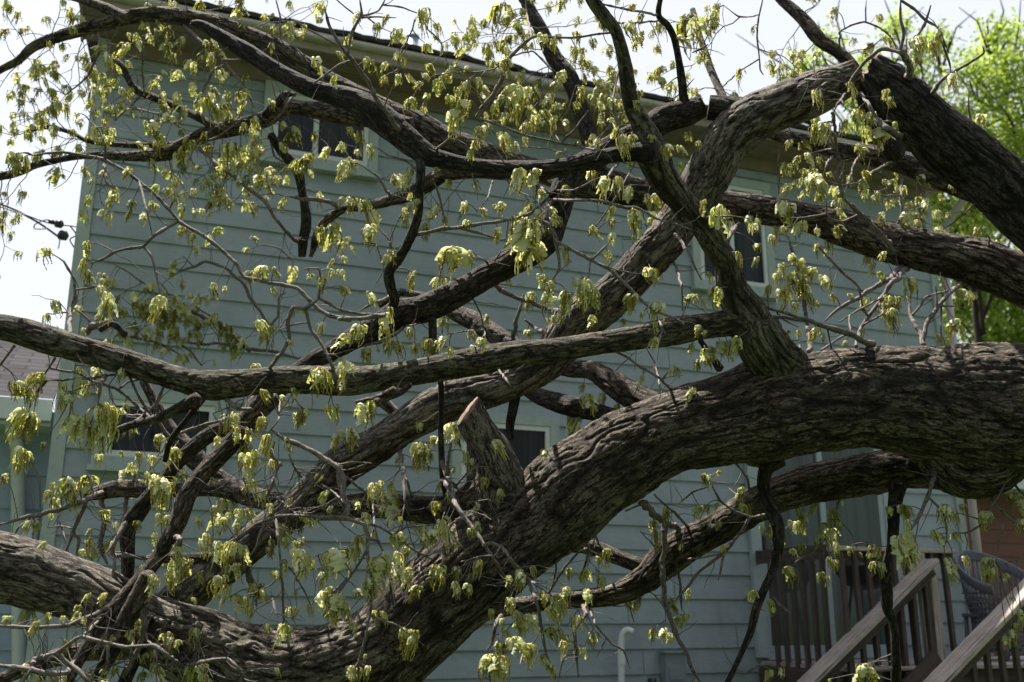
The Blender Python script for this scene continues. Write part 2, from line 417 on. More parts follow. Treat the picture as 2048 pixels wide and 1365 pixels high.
# roof
n = 120; xs = np.linspace(S0 - .2, S1 + .2, n); V = []; Qs = []
for s in xs:
    hit = math.exp(-((s - 3.0) / .6) ** 2) + .5 * math.exp(-((s - 1.3) / .35) ** 2)
    l = .025 * math.sin(s * 13) * hit + .006 * math.sin(s * 37)
    V += [wp(s, WALL_TOP + .162 + l, OV + .075), wp(s, WALL_TOP + .195 + l, OV + .085), wp(max(s, S0 + .3), WALL_TOP + .20 + 1.45, OV - 3.9), wp(max(s, S0 + .5), WALL_TOP + .20, -6.9), wp(max(s, S0 + .5), WALL_TOP + .165, -6.9)]
for i in range(n - 1):
    for j in range(5):
        a = i * 5 + j; b_ = i * 5 + (j + 1) % 5; Qs.append((a, b_, b_ + 5, a + 5))
rf = obj("roof", mesh("roof", V, Qs, None, [M['shingle_edge']]), house)
# vent pipe
vs, vh = wsh(825, 86, -1.0)
mb = MB(); c = wp(vs, 0, -1.0)
mb.tube([c + UZ * (vh - .6), c + UZ * (vh + .05)], .062, 20); mb.tube([c + UZ * (vh + .05), c + UZ * (vh + .075)], .07, 20)
mb.build("vent_pipe", M['vent'], rf, True)
# windows
def window(x0, y0, x1, y1, pane='pane', mull=None, name="window", trim=.085, sill=True, frame=.045, top=None):
    a = wsh(x0, y0, .04); c = wsh(x1, y1, .04); b1 = wsh(x1, y0, .04); b2 = wsh(x0, y1, .04)
    s0 = (a[0] + b2[0]) / 2; s1 = (b1[0] + c[0]) / 2; h1 = (a[1] + b1[1]) / 2; h0 = (b2[1] + c[1]) / 2
    mb = MB(); t = trim     # outer trim
    wbox(mb, s0 - t, s0, h0 - t, h1 + t, .02, .062); wbox(mb, s1, s1 + t, h0 - t, h1 + t, .02, .062)
    wbox(mb, s0, s1, h1, h1 + t, .02, .060); wbox(mb, s0, s1, h0 - t, h0, .02, .060)
    win = mb.build(name, M['trim'], house)
    mb = MB(); f = frame
    wbox(mb, s0 + .002, s0 + f, h0 + .002, h1 - .002, .024, .052); wbox(mb, s1 - f, s1 - .002, h0 + .002, h1 - .002, .024, .052)
    wbox(mb, s0 + f, s1 - f, h1 - f, h1 - .002, .024, .050); wbox(mb, s0 + f, s1 - f, h0 + .002, h0 + f, .024, .050)
    if mull:
        ms = wsh(mull, (y0 + y1) / 2, .04)[0]; wbox(mb, ms - .022, ms + .022, h0 + f, h1 - f, .024, .056)
    mb.build("frame", M['white'], win)
    if sill:
        mb = MB(); wbox(mb, s0 - t - .02, s1 + t + .02, h0 - t - .03, h0 - t + .012, .02, .10)
        mb.build("sill", M['trim'], win)
    mb = MB(); wbox(mb, s0 + f, s1 - f, h0 + f, h1 - f, .0235, .030); mb.build("pane", M[pane], win)
    return s0, s1, h0, h1
window(545, 200, 738, 320, mull=632)
window(1397, 372, 1530, 568, 'pane_c', mull=1462)
window(212, 806, 428, 918, mull=330)
window(922, 848, 1100, 995, mull=None)
# sliding door
a = wsh(1532, 1304, .03); b_ = wsh(1790, 1304, .03); DS0, DS1, DH0 = a[0], b_[0], (a[1] + b_[1]) / 2
DH1 = DH0 + 2.03
mb = MB()
wbox(mb, DS0 - .11, DS0, DH0 - .04, DH1 + .11, .02, .07); wbox(mb, DS1, DS1 + .11, DH0 - .04, DH1 + .11, .02, .07)
wbox(mb, DS0, DS1, DH1, DH1 + .11, .02, .068); wbox(mb, DS0, DS1, DH0 - .06, DH0, .02, .09)
door = mb.build("sliding_door", M['door_frame'], house)
mid = (DS0 + DS1) / 2
for k, (q0, q1, oo) in enumerate(((DS0 + .003, mid + .03, .028), (mid - .03, DS1 - .003, .046))):
    mb = MB(); f = .06
    wbox(mb, q0, q0 + f, DH0 + .003, DH1 - .003, oo, oo + .016); wbox(mb, q1 - f, q1, DH0 + .003, DH1 - .003, oo, oo + .016)
    wbox(mb, q0 + f, q1 - f, DH1 - f, DH1 - .003, oo, oo + .015); wbox(mb, q0 + f, q1 - f, DH0 + .003, DH0 + f, oo, oo + .015)
    mb.build("sash", M['door_frame'], door)
    mb = MB(); wbox(mb, q0 + f, q1 - f, DH0 + f, DH1 - f, oo + .002, oo + .008); mb.build("pane", M['pane_d'], door)
mb = MB(); wbox(mb, DS0 + .02, DS0 + .045, DH0 + .9, DH0 + 1.1, .046, .075); mb.build("handle", M['dark_metal'], door)
# downspout at the right corner
mb = MB()
e0 = wp(S1 + .10, WALL_TOP + .05, OV + .02); e1 = wp(S1 + .16, WALL_TOP - .06, OV - .02); e2 = wp(S1 + .16, WALL_TOP - .2, OV - .1); e3 = wp(S1 + .10, WALL_TOP - .42, .14); e4 = wp(S1 + .06, WALL_TOP - .6, .08)
mb.tube(catmull(np.array([e0, e1, e2, e3, e4]), 6), .042, 12); mb.tube([e4, wp(S1 + .06, .15, .08)], .040, 12)
mb.build("downspout", M['gutter'], house, True)
# pvc pipe and meter box near the lower right of the wall
ps, ph = wsh(1243, 1290, .14)
mb = MB(); q = lambda s, h, o: wp(ps + s, ph + h, o)
mb.tube(catmull(np.array([q(-.10, -.40, .10), q(-.03, -.42, .13), q(-.012, -.34, .14), q(-.006, -.1, .14), q(0, .02, .14), q(.01, .09, .15), q(.045, .12, .17), q(.085, .105, .19)]), 5), .028, 14, cap=False)
mb.tube([q(-.004, -.16, .14), q(-.002, -.06, .14)], .034, 14, cap=False)
mb.tube([q(-.16, -.44, .06), q(-.10, -.40, .10)], .03, 14)
mb.tube([q(0.086, .1045, .191), q(.080, .107, .187)], .024, 14); mb.build("drain_pipe", M['pvc'], house, True)
ms, mh = wsh(1345, 1330, .06)
mb = MB(); wbox(mb, ms - .10, ms + .10, mh - .16, mh + .10, .024, .12); wbox(mb, ms - .12, ms + .12, mh + .10, mh + .115, .024, .14)
wbox(mb, ms - .07, ms + .07, mh - .12, mh - .02, .12, .128); mb.build("utility_box", M['meter'], house)
mb = MB(); mb.tube([wp(ms - .2, mh - .5, .05), wp(ms - .2, mh - .11, .05)], .035, 10); mb.tube([wp(ms + .0, mh - .16, .06), wp(ms + .0, mh - .8, .06)], .018, 8)
mb.build("conduit", M['dark_metal'], house, True)

# ---- left neighbour (garage with grey shingles)
gar = empty("shingled_garage", tuple(wp(-4, 0, -.6)))
tag(gar, "low pale blue garage with grey shingle roof left of the tall house", "garage")
GO = -.55
_, GH = wsh(50, 800, GO + .35)
fw = lambda s, h, o=0.0: wp(s, h, o + GO)
lap_wall(-6.5, S0 - .02, .05, GH - .02, .26, 0.0, fw, seed=9).build("wall", M['siding_l'], gar)
mb = MB(); wbox(mb, -6.6, S0 - .03, GH - .16, GH - .0, GO + .30, GO + .42); wbox(mb, -6.6, S0 - .03, GH - .19, GH - .165, GO + .0, GO + .34)
mb.build("gutter", M['white'], gar)
def shingle():
    m, nt, b = newmat("grey_roof_shingles")
    tc = nd(nt, "ShaderNodeTexCoord"); v = mapping(nt, tc.outputs['Object'], (1, 1, 1))
    br = nd(nt, "ShaderNodeTexBrick"); at = nd(nt, "ShaderNodeAttribute", attribute_name="grain"); nt.links.new(at.outputs['Vector'], br.inputs['Vector'])
    for k, val in (('Scale', 1.0), ('Mortar Size', .012), ('Brick Width', .30), ('Row Height', .14)): br.inputs[k].default_value = val
    br.inputs['Color1'].default_value = (.03, .029, .033, 1); br.inputs['Color2'].default_value = (.06, .058, .066, 1); br.inputs['Mortar'].default_value = (.014, .013, .014, 1)
    nt.links.new(mixc(nt, .4, br.outputs['Color'], ramp(nt, noise(nt, v, 60, 4, .7), [(.3, (.018, .017, .02)), (.7, (.075, .072, .08))])), b.inputs['Base Color'])
    b.inputs['Roughness'].default_value = 1; b.inputs['Specular IOR Level'].default_value = .05; bump(nt, b, br.outputs['Fac'], .5, -.01); return m
M['shingles'] = shingle()
RH = wsh(60, 668, GO - 2.0)[1]
V = [wp(-6.7, GH + .01, GO + .40), wp(S0 - .02, GH + .01, GO + .40), wp(S0 - .02, RH, GO - 2.0), wp(-6.7, RH, GO - 2.0)]
gr = [(0, 0, 0), (6.3, 0, 0), (6.3, 2.6, 0), (0, 2.6, 0)]
obj("roof", mesh("roof", V, [(0, 1, 2, 3)], None, [M['shingles']], attrs={"grain": ('FLOAT_VECTOR', gr)}), gar)
# garage downspout by the corner
mb = MB(); c = lambda x, y, o: (lambda sh: wp(sh[0], sh[1], o))(wsh(x, y, o))
mb.tube([c(20, 835, GO + .3), c(35, 900, GO + .12), c(38, 1365, GO + .08), c(38, 1600, GO + .08)], .05, 10)
mb.build("downspout", M['white'], gar, True)
lamp = empty("floodlight", tuple(c(58, 1055, GO + .2)))
tag(lamp, "small white cone-shaped wall fitting at the left corner of the house", "wall fitting")
mb = MB(); mb.tube([c(72, 1035, GO + .14), c(60, 1072, GO + .2), c(50, 1100, GO + .26)], [.022, .06, .085], 16); mb.build("shade", M['white'], lamp, True)
mb = MB(); mb.tube([c(72, 1035, GO + .14), c(74, 1030, GO + .024)], .02, 8); mb.build("bracket", M['white'], lamp)

# ---- right neighbour (red brown siding)
nb = empty("red_brown_house", (8.5, 15, 0))
tag(nb, "red-brown sided house with white gutter seen beyond the deck", "house")
RW = lambda s, h, o=0.0: np.array([6.2, 15.2, 0]) + WU * s + WN * o + UZ * h
def rsh(x, y):
    p0 = np.array([6.2, 15.2, 0]); r = ray(x, y); t = ((p0 - CAM) @ WN) / (r @ WN); p = CAM + r * t
    return float((p - p0) @ WU), float(p[2])
rs0 = rsh(1890, 1000)[0]; rh = rsh(1990, 985)[1]
lap_wall(rs0 - 1, rs0 + 8, .05, rh, .2, 0.0, RW, seed=4).build("wall", M['siding_red'], nb)
mb = MB(); p0 = np.array([6.2, 15.2, 0])
mb.frame_box(p0, WU, WN, UZ, rs0 - 1.3, rs0 + 8.5, .02, .55, rh - .02, rh + .03); mb.frame_box(p0, WU, WN, UZ, rs0 - 1.3, rs0 + 8.5, .553, .66, rh - .03, rh + .14)
mb.build("gutter", M['white'], nb)
V = [RW(rs0 - 1.3, rh + .15, .62), RW(rs0 + 8.5, rh + .15, .62), RW(rs0 + 8.5, rh + .95, -3.5), RW(rs0 - 1.3, rh + .95, -3.5)]
obj("roof", mesh("roof", V, [(0, 1, 2, 3)], None, [M['siding_red']]), nb)

# ---- deck, stairs and railings
def planks(mb_list, name, mat, parent):
    """each plank: (a, b, width, thickness, up); grain attribute runs along it"""
    V = []; Qs = []; G = []
    for k, (a, b_, wd, tk, up) in enumerate(mb_list):
        a = np.array(a, float); b_ = np.array(b_, float); d = b_ - a; L = np.linalg.norm(d); d /= L
        x = np.cross(d, up); x /= np.linalg.norm(x); z = np.cross(x, d)
        n = max(2, int(L / .06)); cs = [(-.5, -.5), (-.44, -.5), (.44, -.5), (.5, -.5), (.5, .5), (.44, .5), (-.44, .5), (-.5, .5)]
        c8 = [(-.5, -.38), (-.44, -.5), (.44, -.5), (.5, -.38), (.5, .38), (.44, .5), (-.44, .5), (-.5, .38)]
        b0 = len(V)
        rr = random.Random(k * 7 + len(name)); bow = rr.uniform(-.004, .004)
        for i in range(n + 1):
            t = i / n; o = a + d * L * t + z * bow * math.sin(t * 3.14)
            for cx, cz in c8:
                V.append(o + x * (cx * wd + rr.uniform(-.0012, .0012)) + z * (cz * tk + rr.uniform(-.001, .001))); G.append((t * L + k * 3.1, cx * wd + k, cz * tk))
        for i in range(n):
            for j in range(8): Qs.append((b0 + i * 8 + j, b0 + i * 8 + (j + 1) % 8, b0 + (i + 1) * 8 + (j + 1) % 8, b0 + (i + 1) * 8 + j))
        for i in (0, n):
            r = [b0 + i * 8 + j for j in range(8)]
            for q in ((r[0], r[1], r[6], r[7]), (r[1], r[2], r[5], r[6]), (r[2], r[3], r[4], r[5])): Qs.append(q if i else q[::-1])
    return obj(name, mesh(name, V, Qs, None, [mat], attrs={"grain": ('FLOAT_VECTOR', G)}), parent)
deck = empty("wooden_deck", tuple(wp(7.2, 0, .8)))
tag(deck, "weathered brown wooden deck with railings and descending stair in front of the glass door", "deck")
DECK_H = DH0 - .07; DOFF = 1.2
ds0 = 5.66; rail_h = 2.135; ds1 = S1 + 2.2
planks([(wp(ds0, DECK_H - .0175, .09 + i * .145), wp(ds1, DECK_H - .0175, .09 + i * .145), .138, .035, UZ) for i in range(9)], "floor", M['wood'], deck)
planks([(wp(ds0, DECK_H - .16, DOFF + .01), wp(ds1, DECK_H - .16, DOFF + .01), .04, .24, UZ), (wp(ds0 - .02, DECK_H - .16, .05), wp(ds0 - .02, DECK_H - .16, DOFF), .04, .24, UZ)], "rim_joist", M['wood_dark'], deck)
# front railing
st_s = wsh(1690, 1105, DOFF)[0]      # where the stair opening starts
top = rail_h; rs_end = wsh(1905, 1100, DOFF)[0]
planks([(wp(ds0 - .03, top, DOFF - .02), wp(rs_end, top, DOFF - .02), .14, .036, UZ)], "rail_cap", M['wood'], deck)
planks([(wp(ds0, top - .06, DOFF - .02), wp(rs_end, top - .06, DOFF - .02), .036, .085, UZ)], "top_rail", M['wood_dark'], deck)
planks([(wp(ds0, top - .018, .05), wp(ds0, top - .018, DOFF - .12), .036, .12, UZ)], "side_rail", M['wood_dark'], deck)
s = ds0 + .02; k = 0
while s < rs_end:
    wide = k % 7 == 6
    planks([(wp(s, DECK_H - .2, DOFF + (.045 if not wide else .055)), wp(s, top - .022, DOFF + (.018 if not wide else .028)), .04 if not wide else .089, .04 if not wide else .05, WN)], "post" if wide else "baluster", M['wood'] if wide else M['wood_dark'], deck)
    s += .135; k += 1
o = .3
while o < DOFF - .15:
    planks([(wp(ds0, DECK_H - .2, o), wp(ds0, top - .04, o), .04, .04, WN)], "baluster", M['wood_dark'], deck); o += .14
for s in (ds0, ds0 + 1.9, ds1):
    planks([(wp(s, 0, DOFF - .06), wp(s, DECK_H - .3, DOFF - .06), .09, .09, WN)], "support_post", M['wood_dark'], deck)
# stair handrails running down along the wall to the left
def hrail(x0, y0, x1, y1, off, bal=True):
    a = wsh(x0, y0, off); b_ = wsh(x1, y1, off)
    A = wp(a[0], a[1], off); B = wp(b_[0], b_[1], off); d = (B - A) / np.linalg.norm(B - A)
    B = B + d * .5
    up = np.cross(np.cross(d, UZ), d)
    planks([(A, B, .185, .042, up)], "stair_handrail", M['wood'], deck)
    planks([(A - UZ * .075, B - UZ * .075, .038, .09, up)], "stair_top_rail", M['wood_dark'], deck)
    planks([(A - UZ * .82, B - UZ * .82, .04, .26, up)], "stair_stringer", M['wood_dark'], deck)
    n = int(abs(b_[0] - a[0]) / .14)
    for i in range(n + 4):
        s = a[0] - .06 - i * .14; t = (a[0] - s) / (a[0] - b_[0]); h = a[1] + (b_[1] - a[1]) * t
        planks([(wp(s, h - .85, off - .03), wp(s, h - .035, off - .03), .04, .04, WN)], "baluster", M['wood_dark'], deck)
    return a, b_
r1a, r1b = hrail(1862, 1122, 1600, 1378, DOFF + .12)
OFF2 = DOFF + 1.12
r2a, r2b = hrail(2110, 1118, 1858, 1378, OFF2)
planks([(wp(r1a[0] + .04, 0, DOFF + .05), wp(r1a[0] + .04, r1a[1] - .03, DOFF + .05), .089, .089, WN)], "newel_post", M['wood'], deck)
for k in range(5):
    s = r1a[0] - .25 - .28 * k
    planks([(wp(s, DECK_H - .18 * (k + 1), DOFF + .17), wp(s, DECK_H - .18 * (k + 1), OFF2 - .05), .27, .035, UZ)], "stair_tread", M['wood'], deck)

# ---- wicker chair on the deck, near the right edge of the photo
cs, chh = wsh(1995, 1180, .75)
ch = empty("wicker_chair", tuple(wp(cs, DECK_H, .75)))
tag(ch, "dark wicker armchair with rounded woven back on the wooden deck", "chair")
CO = wp(cs, DECK_H, .75)
ax, ay = WU, WN
def cpt(x, y, z): return CO + ax * x + ay * y + UZ * z
def arc(R, z, n=26, a0=-20, a1=200, dz=lambda t: 0, ry=.9):
    out = []
    for i in range(n):
        t = i / (n - 1); a = math.radians(a0 + (a1 - a0) * t)
        out.append(cpt(math.cos(a) * R, -math.sin(a) * R * ry + .05, z + dz(t)))
    return out
rimz = lambda t: .34 * math.sin(math.pi * t) ** 1.5
mb = MB()
rim = arc(.38, .62, 60, -35, 215, rimz)
for k in range(8):      # thick braided rim: strands wound round one another
    pts = []
    R0 = np.array(rim)
    for i, p in enumerate(R0):
        a = i * .55 + k * math.pi / 4; t_ = i / (len(R0) - 1)
        pts.append(p + UZ * .028 * math.cos(a) + (p - CO) / (np.linalg.norm(p - CO) + 1e-6) * .028 * math.sin(a))
    mb.tube(pts, .012, 5)
mb.build("braided_rim", M['wicker'], ch, True)
mb = MB()
for k in range(34):
    t = k / 33; a = math.radians(-30 + 240 * t)
    b0 = cpt(math.cos(a) * .30, -math.sin(a) * .27 + .05, .40); t0 = cpt(math.cos(a) * .375, -math.sin(a) * .34 + .05, .62 + rimz(t))
    for sgn in (-1, 1):
        a2 = a + sgn * .16; t1 = cpt(math.cos(a2) * .375, -math.sin(a2) * .34 + .05, .62 + rimz(min(1, max(0, t + sgn * .04))))
        mb.tube([b0, (b0 + t1) / 2 + ay * -.01, t1], .006, 4)
for zz in np.linspace(.42, .60, 5): mb.tube(arc(.30 + (zz - .4) * .3, zz, 26), .007, 4)
mb.build("backrest", M['wicker'], ch, True)
mb = MB()
for k in range(16):
    y = -.24 + k * .034; xx = .30 * math.sqrt(max(.05, 1 - ((y - .0) / .34) ** 2)); mb.tube([cpt(-xx, y, .40), cpt(0, y, .392), cpt(xx, y, .40)], .019, 6)
mb.build("seat", M['wicker'], ch, True)
mb = MB()
for zz in np.linspace(.08, .38, 9):
    pts = [cpt(math.cos(a) * (.28 + .03 * (zz < .15)), math.sin(a) * .26 + .02, zz) for a in np.linspace(0, 2 * math.pi, 25)]
    mb.tube(pts, .007, 4)
for a in np.linspace(0, 2 * math.pi, 40, endpoint=False):
    for sg in (-1, 1): mb.tube([cpt(math.cos(a) * .28, math.sin(a) * .26 + .02, .08), cpt(math.cos(a + sg * .25) * .28, math.sin(a + sg * .25) * .26 + .02, .38)], .005, 4)
mb.build("woven_skirt", M['wicker'], ch, True)
for x in (-.24, .24):
    for y in (-.2, .24):
        mb = MB(); mb.tube([cpt(x, y, 0), cpt(x * .96, y * .96, .40)], .02, 8); mb.build("leg", M['wicker'], ch, True)
# ---- kettle grill between railing and door
gs, gh = wsh(1728, 1135, .62)
gl = empty("round_grill", tuple(wp(gs, DECK_H, .62))); GC = wp(gs, DECK_H, .62)
tag(gl, "round black grill on the deck between the railing and the glass door", "grill")
def lathe(prof, n=28):
    V = []; Q_ = []
    for r, z in prof:
        for k in range(n): a = 2 * math.pi * k / n; V.append(GC + np.array([math.cos(a) * r, math.sin(a) * r, z]))
    for i in range(len(prof) - 1):
        for k in range(n): k2 = (k + 1) % n; Q_.append((i * n + k, i * n + k2, (i + 1) * n + k2, (i + 1) * n + k))
    return V, Q_
gz = gh - DECK_H
V, Q_ = lathe([(.02, gz - .2), (.12, gz - .185), (.2, gz - .13), (.25, gz - .05), (.262, gz)]); obj("bowl", mesh("bowl", V, Q_, None, [M['dark_metal']], smooth=True), gl)
V, Q_ = lathe([(.268, gz + .004), (.25, gz + .06), (.2, gz + .12), (.12, gz + .165), (.02, gz + .18)]); lid = obj("lid", mesh("lid", V, Q_, None, [M['dark_metal']], smooth=True), gl)
mb = MB(); mb.tube([GC + np.array([-.05, 0, gz + .175]), GC + np.array([-.05, 0, gz + .22]), GC + np.array([.05, 0, gz + .22]), GC + np.array([.05, 0, gz + .175])], .012, 8); mb.build("handle", M['dark_metal'], lid)
for k in range(3):
    a = 2.1 * k; mb = MB(); mb.tube([GC + np.array([math.cos(a) * .3, math.sin(a) * .3, 0]), GC + np.array([math.cos(a) * .16, math.sin(a) * .16, gz - .15])], .012, 8); mb.build("leg", M['dark_metal'], gl)

# ---- service cable at the left of the house
cb = empty("service_cable", tuple(P(150, 470, 8.6)))
tag(cb, "black overhead service cable with clamps hanging at the upper left corner of the house", "cable")
mb = MB()
def cpath(pts, d, r): mb.tube(catmull(np.array([P(x, y, d) for x, y in pts]), 8), r, 6)
cpath([(-200, 340), (0, 408), (60, 436), (95, 458), (122, 478)], 8.4, .010)
cpath([(-200, 345), (0, 414), (50, 430), (100, 447), (140, 452), (160, 455)], 8.3, .006)
cpath([(95, 458), (70, 458), (72, 448), (95, 440), (115, 445)], 8.3, .005)
cpath([(140, 452), (152, 470), (140, 480), (150, 500), (160, 540)], 8.35, .006)
cpath([(120, 478), (118, 492), (116, 498)], 8.35, .005)
mb.build("wire", M['cable'], cb, True)
for (x, y, s) in ((118, 447, 1.0), (126, 470, 1.2), (103, 443, .6)):
    mb = MB(); mb.tube([P(x - 8 * s, y - 2, 8.3), P(x - 5 * s, y, 8.3), P(x + 5 * s, y + 2, 8.3), P(x + 9 * s, y + 2, 8.3)], [.012, .034 * s, .034 * s, .012], 10); mb.build("clamp", M['dark_metal'], cb, True)
# ---------------------------------------------------------------- the fallen oak
tree = empty("fallen_oak_tree", tuple(P(1560, 820, 4.3)))
tag(tree, "huge fallen oak with furrowed trunk and tangled limbs lying in front of the blue-green house", "tree")
broken = empty("broken_limb", tuple(P(1839, 233, 4.4)))
tag(broken, "thick dark snapped-off limb slanting down to the right edge at the top right", "broken limb")
SAMP = []          # (x, y, d, r_px, owner index) centre line samples in photo pixels, used to hang foliage
LIMBS = []
def limb(pts, d0, d1=None, mat='bark', name="limb", parent=None, cap0='round', cap1='round', amp=1.0, step=None, rough=1.0, seed=None, hi=True):
    """pts: (x, y, r) or (x, y, r, d) in photo pixels; depth runs from d0 to d1"""
    d1 = d0 if d1 is None else d1
    parent = tree if parent is None else parent
    A = np.array([p[:3] for p in pts], float)
    L = np.concatenate([[0], np.cumsum(np.linalg.norm(np.diff(A[:, :2], axis=0), axis=1))])
    D = d0 + (d1 - d0) * L / L[-1]
    for i, p in enumerate(pts):
        if len(p) > 3: D[i] = p[3]
    C = np.column_stack([A, D])
    S = catmull(C, 24)
    if not hi:      # young wood runs straighter between its nodes
        Ln = np.vstack([C[i] * (1 - t) + C[i + 1] * t for i in range(len(C) - 1) for t in np.linspace(0, 1, 24, endpoint=False)[:, None]] + [C[-1:]]) if len(C) > 2 else S
        S = .35 * S + .65 * Ln
    W = np.array([P(a[0], a[1], a[3]) for a in S]); R = S[:, 2] / F * S[:, 3]
    seglen = np.concatenate([[0], np.cumsum(np.linalg.norm(np.diff(W, axis=0), axis=1))])
    rm = R.max()
    stp = step or (max(.0055, rm * .035) if hi else rm * .5)
    n = max(8, int(seglen[-1] / stp)); s = np.linspace(0, seglen[-1], n)
    W = np.column_stack([np.interp(s, seglen, W[:, k]) for k in range(3)]); R = np.interp(s, seglen, R)
    px_ = np.column_stack([np.interp(s, seglen, S[:, k]) for k in (0, 1, 3, 2)])
    idx = len(LIMBS)
    for q in px_[::max(1, int(.03 / stp))]: SAMP.append((q[0], q[1], q[2], q[3], idx))
    seed = idx * 17 + 3 if seed is None else seed
    # centre-line wander and radius lumps
    sp = np.column_stack([s * 2.2, np.full(n, seed * 1.7), np.zeros(n)])
    N, B = ring_frames(W)
    wa = (vnoise(sp * 1.5, seed) - .5) * .22 * R * rough; wb = (vnoise(sp * 1.5 + 50, seed) - .5) * .22 * R * rough
    W = W + N * wa[:, None] + B * wb[:, None]
    R = R * (1 + .12 * rough * (vnoise(sp * 3 + 9, seed) - .5))
    m = int(np.clip(2 * math.pi * rm / max(stp, .004), 10, 230)) if hi else 8
    th = np.linspace(0, 2 * math.pi, m, endpoint=False)
    c, sn = np.cos(th), np.sin(th)
    bx = R[:, None] * c[None]; by = R[:, None] * sn[None]; bz = np.repeat(s[:, None], m, 1) + seed * 3.3
    b = np.stack([bx, by, bz], -1)
    if hi:
        lump = (vnoise(b * np.array([3.2, 3.2, 2.0]) / max(.12, rm * 1.2) * .25, seed) - .5) * .34
        wob = np.stack([vnoise(b * 11, seed + k) - .5 for k in (1, 2, 3)], -1) * .032
        q = (b + wob) * np.array([1, 1, .17])
        fr = 25 / max(.5, min(1.0, rm / .14))
        def fur(f, off, w0):
            nz = vnoise(q * f + off, seed + 7); r_ = 1 - np.abs(2 * nz - 1)
            return np.clip((r_ - w0) / (1 - w0), 0, 1) ** 1.3
        f1 = fur(fr, 0, .74); f2 = fur(fr * 2.3, 31, .72)
        fine = vnoise((b + wob) * np.array([1, 1, .5]) * 110, seed + 9)
        pl = vnoise(q * fr * 1.3 + 77, seed + 5)
        a_ = min(.015, rm * .09) * amp * (.45 + 1.1 * vnoise(b * np.array([1, 1, .6]) * 7 + 13, seed + 2))
        disp = -a_ * np.maximum(f1, .6 * f2) + a_ * .22 * pl + a_ * .5 * (fine - .5)
        rr = R[:, None] * (1 + lump * rough) + disp * np.clip(R[:, None] / rm, .3, 1)
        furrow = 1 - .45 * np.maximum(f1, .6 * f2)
    else:
        node = np.exp(-((((s / .055 + seed * .37 + .4 * np.sin(s * 31)) % 1) - .5) / .13) ** 2)
        kx = (vnoise(np.column_stack([s * 17, s * 0 + seed, s * 0]), seed + 3) - .5) * 1.1 * R; ky = (vnoise(np.column_stack([s * 17, s * 0 + seed, s * 0 + 9]), seed + 4) - .5) * 1.1 * R
        W = W + N * kx[:, None] + B * ky[:, None]
        rr = (R * (1 + .22 * node))[:, None] * (1 + .3 * (vnoise(b * np.array([60, 60, 30.]), seed) - .5)); furrow = np.ones_like(rr)
    V = W[:, None, :] + N[:, None, :] * (rr * c)[..., None] + B[:, None, :] * (rr * sn)[..., None]
    # ends
    tg = np.gradient(W, axis=0); tg /= np.linalg.norm(tg, axis=1)[:, None]
    if cap0 == 'broken' or cap1 == 'broken':
        for e, sg, cp in ((0, -1, cap0), (n - 1, 1, cap1)):
            if cp != 'broken': continue
            jag = (vnoise(np.column_stack([c * 3.5, sn * 3.5, np.full(m, seed * 1.)]), seed) - .35) * 1.3 * R[e]
            for k in range(6):
                i = e - sg * k; V[i] += tg[e] * sg * (jag * (1 - k / 6.0))[:, None]
    if cap0 == 'slant':
        for k in range(40):
            comp = (V[k] - W[k]) @ np.array([.72, .12, .69]); V[k] -= tg[0] * (comp * .5 * (1 - k / 40.0))[:, None]
        cap0 = 'cut'
    V = V.reshape(-1, 3)
    ii = np.arange(n - 1)[:, None] * m; kk = np.arange(m)[None]; k2 = (kk + 1) % m
    Q = np.stack([ii + kk, ii + k2, ii + m + k2, ii + m + kk], -1).reshape(-1, 4)
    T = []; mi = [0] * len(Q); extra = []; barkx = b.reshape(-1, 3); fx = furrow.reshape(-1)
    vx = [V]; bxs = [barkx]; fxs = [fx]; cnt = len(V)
    rsd = np.random.default_rng(seed + 5)
    for e, cp in ((0, cap0), (n - 1, cap1)):
        base = e * m; ring = V[base:base + m]; cen = ring.mean(0); sg = -1 if e == 0 else 1
        prev = base + np.arange(m)
        levels = (.75, .5, .25) if cp in ('cut', 'broken') else (.8, .45)
        for lv in levels:
            nr = cen + (ring - cen) * lv
            if cp == 'round': nr = nr + tg[e] * sg * R[e] * (1 - lv) * .7
            else: nr = nr + tg[e] * sg * ((rsd.random(m) - .5) * R[e] * (.06 if cp == 'cut' else .55))[:, None]
            ids = cnt + np.arange(m); vx.append(nr); cnt += m
            bxs.append(barkx[base:base + m] * [lv, lv, 1]); fxs.append(np.ones(m))
            q4 = np.stack([prev, np.roll(prev, -1), np.roll(ids, -1), ids], -1)
            if e == 0: q4 = q4[:, ::-1]
            Q = np.vstack([Q, q4]); mi += [1 if cp in ('cut', 'broken') else 0] * m; prev = ids
        vx.append(cen[None] + tg[e] * sg * (R[e] * .6 if cp == 'round' else 0)); bxs.append(np.zeros((1, 3)) + barkx[base]); fxs.append(np.ones(1))
        for k in range(m):
            t = (prev[k], prev[(k + 1) % m], cnt); T.append(t if e else t[::-1])
        cnt += 1
        mi_t = [1 if cp in ('cut', 'broken') else 0] * m; extra += mi_t
    V = np.vstack(vx); me_args = (V, Q, np.array(T), mi + extra, np.vstack(bxs), np.concatenate(fxs))
    rec = dict(data=me_args, mat=mat, name=name, parent=parent, size=rm * seglen[-1], obj=None, thin=not hi)
    LIMBS.append(rec)
    return rec
def realize(rec):
    V, Q, T, mi, bk, fu = rec['data']
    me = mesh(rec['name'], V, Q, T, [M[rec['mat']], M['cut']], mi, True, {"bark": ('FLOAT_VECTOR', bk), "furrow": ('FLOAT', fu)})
    rec['obj'] = obj(rec['name'], me, rec['parent']); return rec['obj']

